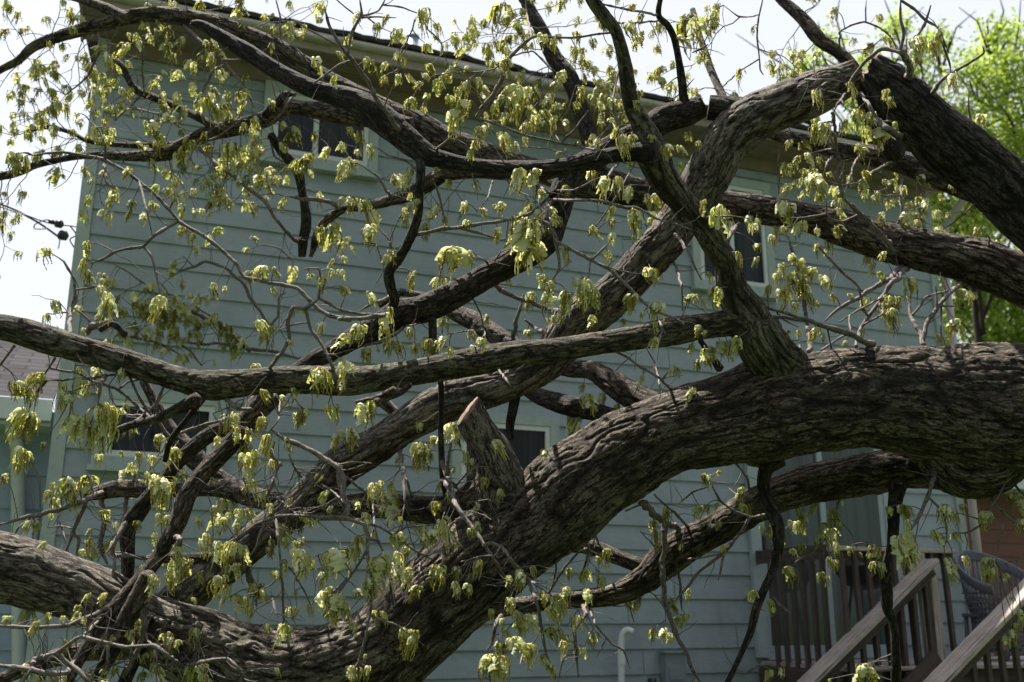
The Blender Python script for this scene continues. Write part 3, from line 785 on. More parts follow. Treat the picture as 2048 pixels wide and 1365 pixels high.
# main stem
limb([(3300, 730, 150), (2800, 765, 138), (2330, 800, 130), (2180, 812, 126), (2048, 817, 124), (1950, 815, 124), (1860, 808, 119), (1750, 798, 110), (1650, 806, 108), (1555, 818, 108),
      (1440, 842, 98), (1348, 872, 89), (1240, 925, 93), (1150, 982, 97), (1040, 1062, 92), (915, 1170, 90), (815, 1262, 100), (700, 1372, 112), (590, 1490, 120), (420, 1640, 130)],
     4.6, 4.12, name="trunk", step=.0065, amp=1.15)
limb([(1790, 850, 50), (1860, 872, 72), (1930, 892, 100), (1990, 880, 98), (2060, 850, 80)], 4.42, 4.42, name="knob")
limb([(-160, 1120, 76), (0, 1140, 70), (100, 1166, 60), (190, 1196, 56), (290, 1250, 60), (390, 1290, 72), (500, 1326, 80), (600, 1334, 90), (700, 1318, 96), (820, 1262, 92)], 4.0, 4.2, step=.0055, mat='bark_pale')
# fork above the stem
limb([(1640, 850, 62, 4.5), (1604, 795, 66, 4.42), (1568, 742, 60, 4.34), (1530, 690, 50), (1500, 635, 42), (1470, 585, 33), (1456, 530, 28), (1430, 490, 28), (1405, 450, 27), (1365, 405, 28), (1330, 362, 30),
      (1302, 300, 31), (1285, 252, 20), (1262, 205, 15), (1249, 128, 14), (1233, 66, 14), (1212, 37, 15), (1185, 0, 15), (1150, -70, 15)], 4.25, 3.85, mat='bark_green')
limb([(-170, 640, 26), (0, 657, 28), (73, 678, 31), (147, 699, 30), (220, 718, 28), (293, 739, 27), (366, 761, 27), (421, 771, 31), (476, 768, 31), (549, 761, 29), (623, 762, 30), (687, 765, 30), (760, 758, 28),
      (833, 747, 28), (906, 733, 28), (980, 719, 27), (1053, 707, 26), (1126, 700, 25), (1199, 686, 25), (1273, 673, 24), (1350, 661, 26), (1421, 651, 27), (1476, 645, 30), (1520, 655, 38)], 3.7, 4.15, mat='bark_green', amp=.8)
limb([(1310, 308, 22), (1265, 305, 18), (1199, 316, 18), (1126, 335, 19), (1071, 342, 20), (980, 336, 18), (906, 324, 18), (855, 310, 21), (797, 265, 25), (742, 222, 27), (696, 198, 22), (623, 178, 19),
      (550, 141, 17), (495, 106, 16), (440, 73, 13), (403, 51, 9), (384, 46, 5)], 3.88, 4.3, mat='bark_dark', cap1='broken', amp=.9)
# long limb from the right edge across to the upper left
limb([(2800, 800, 66), (2500, 720, 60), (2200, 620, 54), (2048, 563, 49), (1971, 534, 46), (1897, 516, 42), (1788, 492, 37), (1678, 456, 35), (1604, 434, 31), (1531, 420, 30), (1454, 410, 28), (1380, 398, 28), (1309, 388, 29), (1254, 384, 32),
      (1181, 368, 33), (1108, 350, 27), (1035, 328, 24), (961, 305, 26), (888, 280, 29), (833, 250, 27), (778, 228, 25), (705, 192, 23), (650, 160, 21), (579, 114, 22), (531, 88, 21), (476, 66, 19),
      (421, 46, 17), (366, 35, 15), (311, 29, 15), (256, 35, 15), (205, 50, 14), (165, 60, 12), (110, 77, 11), (66, 95, 11), (37, 121, 9), (0, 141, 8), (-80, 190, 6)], 4.85, 6.3)
limb([(256, 38, 12), (215, 18, 11), (180, 5, 10), (130, -14, 8), (80, -30, 6)], 6.1, 6.3)
limb([(820, 255, 18), (760, 240, 21), (700, 228, 22), (650, 224, 19), (600, 216, 16), (568, 218, 16), (531, 240, 19), (476, 255, 17), (421, 266, 16), (366, 290, 15), (330, 307, 14), (256, 313, 10), (183, 311, 9),
      (128, 318, 8), (73, 330, 8), (29, 347, 7), (-60, 365, 6)], 5.7, 6.2)
limb([(366, 289, 9), (330, 292, 7), (275, 292, 6), (220, 288, 5.5), (176, 282, 5), (146, 267, 5), (110, 256, 5), (88, 255, 5), (51, 264, 3)], 6.0, 6.3, mat='bark_dark')
limb([(88, 255, 4), (82, 246, 4), (73, 241, 3)], 6.3, 6.3, mat='twig', hi=False)
limb([(430, 255, 9), (395, 235, 9), (348, 212, 8), (305, 195, 8), (272, 180, 8), (256, 158, 7), (246, 134, 6), (234, 122, 5)], 5.9, 6.2, mat='bark_dark')
# sawn limb, its near end facing the upper stub
limb([(1402, 214, 26), (1375, 226, 27), (1328, 238, 27), (1291, 262, 26), (1236, 286, 24), (1181, 320, 25), (1140, 350, 26), (1120, 400, 27), (1106, 445, 26), (1090, 485, 26), (1035, 520, 27), (980, 549, 27),
      (943, 571, 27), (888, 600, 27), (840, 619, 27), (797, 627, 27), (752, 654, 23), (705, 677, 22), (661, 703, 21), (623, 722, 19), (570, 765, 22), (524, 805, 27)], 4.65, 4.3, mat='bark_dark', cap0='cut')
limb([(540, 790, 24), (505, 830, 22), (473, 876, 19), (421, 931, 20), (377, 986, 20), (359, 1037, 18), (337, 1081, 16), (311, 1121, 14), (271, 1169, 17), (227, 1217, 13), (194, 1261, 11), (161, 1315, 10), (120, 1390, 9)], 4.25, 3.75)
limb([(530, 800, 20), (476, 846, 17), (421, 868, 16), (366, 913, 16), (335, 950, 15), (304, 986, 16), (278, 1022, 18), (256, 1059, 15), (256, 1121, 12), (253, 1180, 11)], 4.3, 4.2, mat='bark_dark')
limb([(300, 1150, 17), (280, 1195, 18), (256, 1235, 17), (230, 1290, 16), (205, 1340, 14), (180, 1400, 12)], 3.85, 3.85, mat='bark')
limb([(310, 1240, 10), (280, 1300, 11), (250, 1365, 12), (230, 1420, 12)], 3.9, 3.9, mat='bark_dark')
# long limb rising from lower left to the apex
limb([(330, 1230, 40), (390, 1172, 40), (450, 1130, 38), (513, 1077, 38), (571, 1030, 40), (630, 982, 40), (687, 925, 38), (760, 882, 38), (826, 838, 36), (888, 806, 37), (961, 783, 36), (1016, 765, 36), (1070, 740, 38),
      (1108, 705, 41), (1134, 670, 41), (1177, 626, 43), (1229, 586, 42), (1280, 531, 42), (1328, 479, 42), (1375, 410, 42), (1415, 345, 43), (1450, 288, 46), (1500, 245, 48), (1560, 214, 47), (1615, 192, 46), (1662, 172, 42), (1702, 155, 33)],
     4.95, 4.5, mat='bark_pale', cap1='broken')
limb([(1417, 216, 23), (1450, 219, 25), (1500, 226, 33), (1560, 216, 42)], 4.6, 4.55, mat='bark_dark', cap0='cut')
# snapped limb
limb([(1748, 150, 36), (1768, 168, 48), (1800, 203, 54), (1839, 236, 54), (1875, 268, 54), (1910, 298, 56), (1974, 348, 58), (2024, 392, 60), (2090, 450, 64), (2220, 560, 66), (2450, 720, 68), (2700, 880, 70)], 4.45, 4.2, mat='bark_dark', cap0='broken', parent=broken, name="stem")
limb([(1700, 160, 13), (1722, 158, 9), (1745, 160, 12)], 4.5, 4.45, mat='cut', parent=broken, name="splinters", cap0='broken', cap1='broken')
# others
limb([(2060, 420, 24), (1980, 395, 23), (1897, 363, 21), (1842, 341, 22), (1788, 322, 21), (1733, 311, 18), (1678, 300, 16), (1630, 290, 16), (1575, 276, 13), (1530, 262, 9)], 5.6, 5.7)
limb([(1730, 170, 22), (1745, 225, 22), (1762, 264, 21), (1788, 306, 22)], 4.9, 5.5, mat='bark_dark')
limb([(1550, -20, 10), (1564, 0, 10), (1604, 37, 12), (1641, 81, 14), (1678, 106, 14), (1705, 135, 14), (1735, 190, 15)], 6.0, 5.6)
limb([(1035, -20, 9), (1052, 5, 11), (1064, 29, 12), (1082, 62, 14), (1112, 121, 16), (1141, 158, 18), (1158, 205, 17), (1172, 249, 18), (1184, 290, 20), (1195, 350, 20)], 6.3, 5.6, mat='bark_dark')
limb([(1385, 20, 5), (1396, 60, 6), (1405, 90, 7), (1421, 139, 8), (1440, 183, 9), (1450, 215, 10)], 6.2, 5.6)
limb([(1325, -20, 4), (1317, 29, 5), (1335, 51, 6), (1348, 77, 7), (1355, 110, 7), (1362, 150, 8), (1368, 198, 9), (1372, 222, 12)], 4.3, 4.65, mat='bark_dark')
limb([(1075, 345, 20), (1010, 342, 18), (950, 340, 16), (892, 348, 16), (855, 370, 16), (826, 388, 14), (778, 403, 11), (731, 414, 10), (690, 418, 9), (655, 440, 10), (635, 472, 10), (622, 512, 4)], 5.4, 5.8, mat='bark', cap1='broken')
limb([(542, 270, 8), (564, 304, 9), (593, 337, 10), (604, 385, 9), (612, 440, 11), (606, 480, 10), (604, 510, 8)], 5.8, 5.85, mat='bark_dark', cap1='broken')
limb([(530, 230, 9), (556, 206, 8), (570, 190, 7), (590, 190, 4)], 5.8, 5.7, mat='bark_dark', cap1='broken')
limb([(175, 993, 9), (190, 987, 13), (238, 979, 17), (293, 982, 18), (348, 979, 17), (421, 975, 19), (469, 979, 22), (513, 995, 19), (580, 1012, 21), (650, 1020, 22), (723, 1012, 24), (797, 1015, 25), (870, 1022, 27), (925, 1016, 32), (980, 985, 42)],
     5.3, 4.5, cap0='broken')
limb([(936, 822, 33), (946, 842, 34), (962, 868, 35), (985, 905, 38), (1000, 950, 46), (1010, 1000, 58), (1040, 1060, 60)], 4.22, 4.25, mat='bark_pale', cap0='slant')
limb([(1905, 915, 62), (1880, 930, 48), (1853, 935, 42), (1806, 940, 39), (1751, 949, 41), (1696, 956, 41), (1641, 964, 39), (1586, 979, 38), (1531, 1000, 36), (1476, 1033, 35), (1421, 1066, 33), (1366, 1096, 35), (1328, 1125, 36), (1291, 1160, 31),
      (1236, 1188, 25), (1181, 1198, 23), (1108, 1202, 21), (1053, 1209, 20), (998, 1219, 18), (950, 1238, 12)], 4.65, 5.0)
limb([(1340, 1125, 26), (1305, 1137, 20), (1273, 1128, 18), (1236, 1114, 18), (1199, 1099, 17), (1155, 1092, 15), (1110, 1098, 12), (1070, 1110, 10)], 4.95, 5.1)
limb([(880, 605, 10), (906, 624, 15), (943, 642, 18), (980, 664, 18), (1016, 684, 17), (1070, 715, 17), (1137, 738, 17), (1181, 742, 20), (1218, 763, 23), (1254, 787, 25), (1300, 812, 26), (1350, 850, 28)], 5.6, 4.6)
limb([(1040, 765, 10), (1057, 782, 13), (1090, 799, 16), (1145, 816, 18), (1199, 828, 18), (1250, 840, 18)], 5.1, 4.6, mat='bark_dark')
limb([(286, 762, 9), (312, 812, 13), (345, 868, 16), (390, 914, 20), (430, 950, 19), (470, 978, 18)], 5.5, 5.35)
limb([(-30, 1372, 12), (40, 1345, 14), (90, 1325, 17), (150, 1305, 19), (220, 1300, 20), (310, 1296, 24), (380, 1310, 30)], 4.4, 4.2, mat='bark')
limb([(950, 700, 9), (1000, 1010, 9)][:0] or [(1044, 735, 10), (1032, 790, 10), (1020, 850, 9), (1023, 878, 7)], 4.75, 4.7, mat='bark_dark')
limb([(1552, 915, 24), (1532, 940, 15), (1528, 975, 13), (1541, 1015, 14), (1556, 1055, 12), (1554, 1110, 10), (1542, 1150, 8), (1528, 1180, 9), (1512, 1220, 9), (1502, 1260, 8), (1483, 1305, 6), (1450, 1375, 6)], 4.35, 4.25, mat='bark_dark')
limb([(1795, 965, 20), (1790, 1000, 14), (1787, 1030, 12), (1785, 1085, 10), (1775, 1120, 8), (1772, 1150, 11), (1773, 1200, 11), (1775, 1222, 9), (1786, 1245, 8), (1791, 1300, 9), (1792, 1380, 10)], 4.6, 4.7, mat='bark_dark')
limb([(1520, 690, 18), (1560, 640, 7), (1580, 660, 7), (1602, 705, 8)][:0] or [(1400, 680, 6), (1418, 706, 7), (1440, 739, 9)], 4.25, 4.2, mat='bark_dark')
limb([(838, 318, 9, 4.08), (842, 340, 9, 3.98), (839, 385, 8), (837, 428, 8), (826, 465, 9), (812, 495, 9), (797, 520, 10), (779, 543, 11), (782, 575, 11), (790, 600, 11), (775, 636, 12)], 3.95, 4.2, mat='bark_dark')
limb([(850, 592, 8), (825, 588, 7), (800, 585, 8), (780, 597, 9), (762, 612, 8)], 4.5, 4.6)
limb([(865, 640, 9), (866, 690, 8), (872, 720, 7), (882, 772, 6), (882, 860, 6), (886, 950, 6), (895, 1000, 6), (903, 1040, 4)], 4.35, 4.3, mat='bark_dark')
limb([(230, 865, 9), (256, 853, 8), (311, 838, 9), (352, 820, 10), (395, 798, 13)], 3.85, 3.75, cap0='cut')
limb([(405, 800, 7), (374, 838, 6), (341, 882, 6), (330, 922, 5)], 3.8, 4.0, mat='bark_dark')
limb([(752, 806, 9), (770, 797, 7), (800, 785, 7), (820, 770, 6)], 3.72, 3.78, mat='bark')
limb([(712, 805, 4), (760, 795, 7), (790, 780, 8)], 3.75, 3.72, mat='bark')
limb([(300, 1118, 8), (322, 1114, 13), (351, 1118, 12), (385, 1118, 12), (415, 1116, 13)], 4.2, 4.2, cap0='broken')
limb([(745, 795, 5), (790, 825, 9), (803, 832, 8)], 5.2, 5.2)
limb([(200, 660, 7), (227, 648, 7), (250, 670, 8)], 5.8, 5.8, mat='bark_dark')
limb([(1128, 370, 8), (1100, 395, 6)], 3.9, 3.9, mat='bark_dark')
# ---- thinner branches: 'crop letter|depth0|depth1|r0|r1|x,y x,y ...' (a letter alone switches the crop)
THIN = """
b|3.85|3.95|3|6|0,50 20,120 60,220 130,300 190,390 240,450 290,560 360,640 410,730
b|3.9|3.9|4|3|130,300 150,180 200,80 190,0
b|3.9|4.0|3|2|125,325 60,370 0,410 a 1700,470
b|3.9|3.85|2.2|1.5|210,110 300,95 390,98
b|3.9|3.95|3|1.5|200,95 290,60 320,20 335,-20
b|3.92|3.9|2|1.5|320,25 430,45 510,75 530,60
b|3.9|3.8|2|1.2|220,110 300,150 370,180
b|4|4|2|2|40,-20 150,70 200,100
b|3.8|3.7|1.6|1.2|345,570 375,460 380,400
b|4.0|3.9|3|4|590,830 700,740
b|3.9|3.85|6|5|820,640 860,590 920,510 965,430 990,350 1010,315
b|3.85|3.9|4.5|3|1010,315 1060,265 1130,210 1190,190
b|3.9|3.9|3|2|1190,190 1260,205 1350,210 1480,190 1600,178
b|4.5|4.4|2.5|2|1095,-20 1105,80 1135,190
b|4.2|4.2|2|1.5|1030,310 1130,280 1160,300 1250,400
b|4.3|4.0|2|3|1500,20 1700,60 1800,75
b|4.1|4.1|2.5|2|1590,130 1700,125 1810,120
b|3.8|3.8|2.5|2.5|1600,380 1570,560 1590,650 1610,750
b|4.2|4.2|1.5|1.2|1550,460 1540,600 1560,700
b|4.2|4.2|1.6|1.5|1120,560 1200,650 1260,740 1340,840
b|4.0|4.0|2.5|2|1300,780 1370,700 1440,605
b|4.1|4.1|1.5|1.5|1370,470 1330,600 1280,660
b|3.9|4.05|3|2.2|835,640 960,690 1100,740 1270,780 1380,800 1470,800
b|4.2|4.1|2|1.5|1020,800 1200,810 1330,840
b|3.85|3.8|2|1.5|850,690 880,670 905,745
b|3.95|4.1|3|3|345,850 450,880 500,940
b|4.1|4.15|3|1.8|590,980 620,1060 640,1140 660,1240
b|4.1|4.1|1.5|1.2|585,1070 625,1150
b|5|5|3|3|210,910 290,970 340,1050 370,1080
b|4.2|4.1|2|2|280,1230 340,1300 360,1350 e 350,90 370,190
b|4.1|4.0|1.5|1.2|360,1330 410,1180
b|4.1|3.9|5|3|480,1290 650,1250 850,1225 1000,1200 1120,1170 1200,1100 1260,1050
b|4.0|4.0|2.8|2|740,1270 860,1280 960,1310 990,1300 1000,1220
b|3.7|3.6|3|2|1220,1100 1350,1097 1500,1095 1640,1130 1700,1130 1800,1190 1911,1225 c 100,1260
b|3.7|3.55|5|2.5|1140,1200 1220,1230 1260,1290 e 1260,90 1330,130 1450,190 1560,250 1650,330 1720,400 1800,470 1911,510 f 60,550
b|3.7|3.65|2.2|1.5|1220,1100 1230,1200 1250,1280
b|3.75|3.7|2|2|1440,1290 1540,1150 1600,1060 1700,880
b|3.7|3.7|2|1.5|1250,1040 1360,1040 1480,980 1560,960
b|3.8|3.75|5|3|1130,1000 1190,1040 1230,1060
b|3.75|3.75|1.6|1.3|1140,1040 1170,1130 1210,1190
b|3.8|3.8|3|3|1570,970 1600,890
b|3.7|3.7|2|2|1630,1310 1720,1310
b|5|5|1.6|1.5|920,980 890,1080 820,1170
e|4.9|4.9|4|5|1085,380 1045,520 1020,635
e|4.7|4.9|5|5|930,325 980,370 1050,400 1120,420 1220,460 1300,475
e|4.9|4.9|4|5|1090,520 1150,560 1210,585
e|4.5|4.6|2|2|810,400 850,490 870,580 875,660
e|4.6|4.4|3|5|190,470 260,430 340,400 400,380
e|3.75|3.9|3|2.5|0,410 90,470 200,485 290,490
e|4.4|4.3|4|3|190,675 300,640 400,590 450,555
e|4.3|4.2|2|1.2|440,545 480,550 525,545
e|3.8|3.85|1.8|1.5|690,595 760,582 860,578
e|4.4|4.4|2|1.5|620,290 640,220 700,180
e|4.4|4.35|2.2|2|830,170 870,195 910,235
e|4.4|4.4|1.8|1.5|910,235 960,150 1030,120
e|4.2|4.2|1.6|1.3|390,240 430,240 500,260
e|4.2|4.15|3|3|280,105 310,190 335,250
e|3.65|3.6|3|2|945,780 990,850 1022,890
e|3.7|3.65|4|2.5|1240,20 1270,150 1280,240 1230,320
e|3.65|3.6|2|1.6|1350,200 1290,240 1270,300
e|3.6|3.6|2.5|2|1455,190 1510,140 1560,90
e|3.6|3.6|1.8|1.5|1450,200 1440,290 1420,350
e|3.6|3.6|2|1.5|1475,210 1600,250 1710,270 1740,262
e|3.6|3.55|1.8|1.5|1650,330 1720,270
e|3.55|3.5|2.5|2|1820,510 1840,560 1860,605
e|4.2|3.9|3|3|1590,700 1700,760 1820,830 1880,870
e|5|5|2|2|1750,670 1800,750 1830,900
e|5|5|1.5|1.3|1700,690 1620,760 1570,820
e|5.2|5.2|6|7|280,950 330,960 400,1020 450,1030
e|4.6|4.4|5|5|410,1225 430,1365 h 430,230
h|4.4|4.3|4|2|430,230 455,280 470,340
h|4.4|4.2|4|2.5|430,235 440,380 460,460
h|4.3|4.2|2|1.5|430,380 410,520
e|4.6|4.6|1.6|1.5|540,1225 640,1140 730,1080
h|3.7|3.6|8|5|0,140 70,200 100,340 125,420 95,470
h|3.65|3.6|2.6|2|60,170 150,165 255,170
h|4.0|4.1|3|3|100,210 200,310 300,410
h|3.6|3.55|5|4|0,460 120,470 210,500 240,580 290,590 320,660
h|3.6|3.7|3|2|180,490 300,520 400,580 500,650 620,710
h|3.65|3.65|2.2|2|370,550 440,520 560,510 620,500
h|3.55|3.5|3.4|3|240,580 235,680 250,800 245,1000 190,1230 170,1380
h|3.55|3.6|3|3|0,920 90,850 170,740 230,640
h|3.6|3.6|1.6|1.2|520,700 515,760 510,830
h|3.52|3.5|2.6|2|260,1000 350,1040 470,1085
h|3.5|3.5|2|2|190,1260 230,1290
h|3.7|3.7|1.8|1.8|265,400 270,500 290,600
h|4.0|4.0|3|3|670,230 690,270 720,300
h|4.0|4.0|2|2|720,300 780,220 860,160
h|3.7|3.6|1.8|1.5|770,385 890,368 915,385
h|3.8|3.8|2|2|640,560 700,490 760,480
e|4.3|4.1|5|4|640,1290 660,1365 h 690,60 
h|3.9|3.55|6|2.5|650,255 720,400 790,500 860,600 920,690 1010,830
h|3.6|3.55|4.5|4|870,625 910,600 970,630 1030,720 1080,780
h|3.55|3.6|3|2.5|1080,780 1150,830 1220,880
h|3.55|3.55|2.2|1.5|1080,790 1040,830 1005,850
h|3.6|3.7|3.5|3|1090,795 1150,900 1180,1050 1200,1180 1225,1300
h|3.55|3.55|2|1.6|960,640 930,670 860,675 700,720
h|3.7|3.7|1.6|1.4|1220,880 1300,940 1420,980
h|3.7|3.7|1.6|1.4|1160,930 1100,950 1050,970
h|3.7|3.7|2|1.8|1185,1075 1310,1130 1400,1165
h|4.7|4.5|3|2|1220,870 1310,740 1390,650 1440,630
h|4.5|4.9|7|7|1740,390 1800,450 1860,490 1911,510 i 30,540
h|4.5|4.5|2|2|1640,430 1740,385
h|4.5|4.5|2|2|1810,365 1860,400 1911,440
h|4.8|4.6|7|5|1860,500 1850,650 1840,800 1860,930 1900,1080 1925,1120
i|4.6|4.5|5|4|0,1070 50,1170 110,1300 155,1380
h|4.4|4.5|3|2.5|1465,540 1500,620
h|4.5|4.5|3.5|2.5|1415,580 1440,640 1420,720 1400,780
h|4.5|4.6|2|2|1270,670 1255,780 1235,840
h|4.7|4.6|5|3|1410,940 1420,990 1360,1080 1370,1200 1385,1340
h|4.6|4.6|2.4|1.8|1440,960 1480,1050 1560,1150 1630,1190 1665,1290
h|4.6|4.6|2|1.6|1530,1130 1510,1180 1485,1225
h|4.8|4.8|5|3|965,990 930,1060 910,1150 880,1195
h|4.5|4.5|2.2|2|1270,1380 1300,1230 1360,1200
h|4.9|4.9|2.4|2|1650,925 1690,1040
h|4.6|4.6|2.2|2|1720,540 1790,610
h|4.6|4.6|1.6|1.5|1170,1100 1130,1160 1080,1200
d|3.6|3.7|5|4|1740,400 1670,460 1600,450 1570,530 1580,620 1540,700 1470,770
d|3.65|3.55|3.6|3.4|1660,470 1700,570 1770,670 1820,780 e 40,790
d|3.65|3.6|2.2|2|1530,570 1610,545 1680,520
d|3.65|3.6|3|2.6|1740,395 1750,300 1740,240 1660,240
d|3.65|3.65|2.6|2.2|1740,400 1830,450 1911,480
a|4.1|3.65|3|5|180,850 340,830 470,850 580,875 690,940 770,1000 870,1090 980,1215 1100,1280 1190,1345 d 1290,220 1340,290 1450,310 1540,325 1620,350 1700,430 1800,490 1911,520 e 80,512 200,515 290,500 360,490
a|4.0|3.9|2|3|490,660 545,720 570,800 577,875
a|3.85|3.8|2.6|2.6|760,1005 800,1150 833,1300
d|3.8|3.9|4|3|980,0 840,60 780,120 700,130 620,150 560,185 500,210
d|3.9|3.9|1.6|1.4|500,100 540,105 620,145
d|3.85|3.75|2.8|3|780,120 830,170 850,270 875,390
a|5.9|5.8|4|3|570,880 580,980 600,1010 635,1035
a|6|6|2.4|2|540,190 545,280 510,350 480,420 360,520
a|6|5.9|2.6|2.6|630,660 770,530
a|5.7|5.6|4|4|1060,790 1200,910 1290,970 1370,1040 1450,1100 1530,1230 1600,1330
a|5.7|5.7|5|5|1590,1080 1700,1090 1800,1110 1850,1140
a|5.5|5.5|2|2|1580,100 1700,170 1820,235 1890,270
a|6|6|2.4|2|1500,-20 1530,100 1540,210
a|5.9|5.8|3|2|1470,760 1500,850 1560,910
a|5.9|5.8|2.4|2|780,200 775,300 790,480
a|5.9|5.8|4|3|1000,160 1100,230 1200,320 1280,400 1340,480 1390,590
a|5.6|5.6|4|3|1310,330 1220,330 1230,360 1150,400 1120,480 1060,570
a|5.8|5.7|2|2|1200,790 1200,880 1260,950
a|5.7|5.6|3|2|1470,690 1540,620 1570,560 1610,525
a|5.6|5.6|2|1.6|1100,780 1200,740 1330,650 1430,610
a|5.8|5.9|2.5|2|720,590 850,620 960,680 1000,710
d|6.9|6.9|4|3|1640,730 1500,690 1360,680 1220,650 1080,650 990,630
d|6.9|6.9|5|3|1360,690 1270,610 1200,540 1120,510 1040,480 940,520
d|6.9|6.9|3|2|1270,610 1180,520 1050,440
d|6.9|6.9|4|3|1475,550 1400,450 1330,330 1240,240 1120,200 1060,230 980,250
d|6.9|6.9|3|2.2|1475,550 1520,500 1520,400 1560,370
d|6.9|6.9|2|1.6|1060,230 1000,170
d|6.9|6.9|2|1.6|1600,200 1530,130 1430,110 1350,135
d|6.9|6.9|8|7|480,600 500,560 560,550 620,540 680,620
d|6.9|6.9|3|2.5|400,450 470,510 510,555
d|6.9|6.9|1.8|1.6|590,195 700,260 800,330 860,380
d|6.9|6.9|1.5|1.3|870,310 900,350 930,390
d|6.9|6.9|3|2|1100,770 1040,690 960,640
d|6.9|6.9|3|2|700,620 800,630 900,660 1000,720
d|4.0|4.1|4.5|1.8|380,590 385,460 410,390 400,290 350,200 270,150
d|4.0|4.0|2.4|2|420,360 460,345 500,350
d|4.0|4.1|2|1.8|385,470 320,480 280,490
d|3.75|3.8|2.6|2.4|-20,790 0,770 70,690
d|3.8|3.75|3.2|3|245,815 300,730
d|3.8|3.8|2.8|2.4|280,775 350,800 420,810 500,850 600,880
d|3.8|3.75|2.6|2.6|260,850 350,845 500,835 640,840
d|3.6|3.65|4|5|535,990 545,870 590,820
d|3.65|3.65|2.4|2.2|390,910 480,880 540,865
d|3.75|3.9|3.2|3|540,865 620,890 680,930 760,1000 800,1030
d|3.75|4.0|3.2|3|700,860 760,940 820,1030 870,1080 900,1150
d|3.8|3.9|2.6|2.2|640,890 700,860 760,850
d|3.9|4.0|3|2|890,900 850,980 780,1040 730,1080
d|3.95|3.9|3.6|4|980,1140 1080,1110 1200,1070 1260,1020
d|3.8|3.75|5|3|1230,940 1290,1000 1390,1010
d|3.8|3.8|2|2|1160,1030 1260,1010
d|4.1|4.1|2|2|600,1040 700,1038 780,1042
d|3.7|3.6|4.5|6|1480,1120 1560,1170 1680,1230 1780,1280 1850,1320 1870,1365 g 1875,340 1900,400 1890,470
d|3.7|3.7|1.8|1.8|1470,1130 1520,1060 1530,950
d|3.8|3.8|2|2|1600,940 1630,980 1660,1010
g|3.65|3.75|4|3|1780,165 1720,270 1600,400 1500,450
g|3.9|4.0|3.5|4|1500,50 1480,120 1540,185
g|3.9|3.9|4.5|4|1510,170 1490,280 1440,410
g|3.9|3.9|2|2|1310,200 1350,320 1380,420
g|5.0|4.9|4|6|-20,505 150,465 320,420 440,370 570,325
g|4.9|4.9|2|2|60,600 100,520 160,470
g|4.9|4.9|2|2|180,470 175,640
g|5.0|5.0|5|3|480,370 430,470 400,540 350,680
g|5|5|4|3|400,540 430,580 415,685
g|5.2|5.1|6|5|560,370 570,480 545,600 560,670 585,720
g|5.2|5.1|5|4|690,370 690,440 640,580 600,640
g|5.1|5.1|2.4|2|320,480 340,540 355,600
g|5.1|5.1|2|2|260,520 330,510 400,530
g|4.2|4.1|8|4|720,470 650,570 590,650
g|4.15|4.1|5|4|590,640 620,670 720,680 820,695
g|4.1|4.0|3.4|3|620,680 620,780 640,900
g|3.7|3.8|4|5|-20,1055 100,1065 230,1070 370,1060 450,1020 600,960
g|3.6|3.5|4|4|180,1240 250,1220 310,1200 410,1130 440,1120 550,1140 680,1170 840,1170 930,1230 1010,1290
g|3.6|3.55|5|5|310,1200 400,1280 480,1365 500,1390
g|3.6|3.6|7|5|-20,1275 120,1290 240,1310 370,1310 400,1250
g|3.6|3.6|5|4|185,1250 175,1300 120,1375
g|3.5|3.5|4|3|1010,1280 1130,1250 1240,1240 1310,1300 1340,1380
g|3.75|3.7|3.2|3|820,1000 890,1030 905,1090
g|3.8|3.7|2.8|2.4|800,1030 800,1130 860,1170
g|3.8|3.8|4|4|590,1060 590,1230 590,1380
g|3.8|3.8|3|2|740,1080 720,1190 700,1260
g|3.9|3.8|7|5|790,960 790,1120 720,1240 660,1380
g|3.8|3.8|3.4|3|450,1110 550,1010
g|3.7|3.7|1.8|1.5|800,1240 880,1270 960,1280
g|3.85|3.8|5|6|960,560 980,590 975,640
g|3.8|3.6|3|4|1180,640 1270,590 1400,500 1520,460 1700,460 1911,485
g|3.7|3.7|2.6|2|1450,510 1400,620 1360,680
g|3.8|3.8|2|2|1380,880 1480,830 1510,800
g|3.8|3.7|3|3|1480,870 1500,960 1520,1010
g|3.8|3.8|2|2|1540,700 1600,760 1660,860 1700,950
g|3.6|3.6|2.8|2.4|1520,490 1520,600 1540,800 1550,1040
g|3.6|3.6|2|2|1590,570 1700,630
g|3.6|3.6|2|2|1700,690 1780,650 1911,640
g|3.6|3.6|3.5|3.5|1740,900 1830,870 1911,790
g|5|4.8|8|7|1350,720 1380,850 1430,900
g|4.2|4.2|2.4|2|1575,120 1600,180 1630,230
g|4.2|4.1|2.4|2|1740,280 1850,350 1890,400
g|4.2|4.2|2|2|1510,350 1640,460
g|3.6|3.6|4|3|1900,390 1870,340
i|4.6|4.6|3|3|-10,430 60,490
i|4.5|4.5|2.4|2|190,295 100,330 30,385
i|4.4|4.4|2.6|3|190,260 250,370 330,430 420,465 490,450
i|4.4|4.5|4|3|425,465 350,570 280,650 160,740 60,860 0,920
i|4.4|4.4|2|1.8|280,650 130,690 60,690
i|4.4|4.4|2.6|2.2|270,670 260,740 240,810
i|4.7|4.6|2.4|2|340,170 400,250 400,290
i|4.5|4.3|5|6|385,155 440,175 490,185
i|4.8|4.8|3|3|30,770 40,900 45,970
i|4.2|4.2|5|4|1430,190 1410,280 1370,390 1330,480 1270,560
i|4.2|4.2|2.6|2.2|1410,340 1460,430 1490,530 1490,600
i|4.2|4.2|2|2|1340,480 1310,620
i|4.3|4.3|2|1.6|1550,440 1650,470 1740,500 1800,490
i|4.3|4.3|2.5|2.5|1700,440 1760,370 1810,270 1911,190
i|4.3|4.3|3|3|1720,330 1760,400 1850,490 1930,540
i|4.3|4.3|2|2|1800,500 1770,640
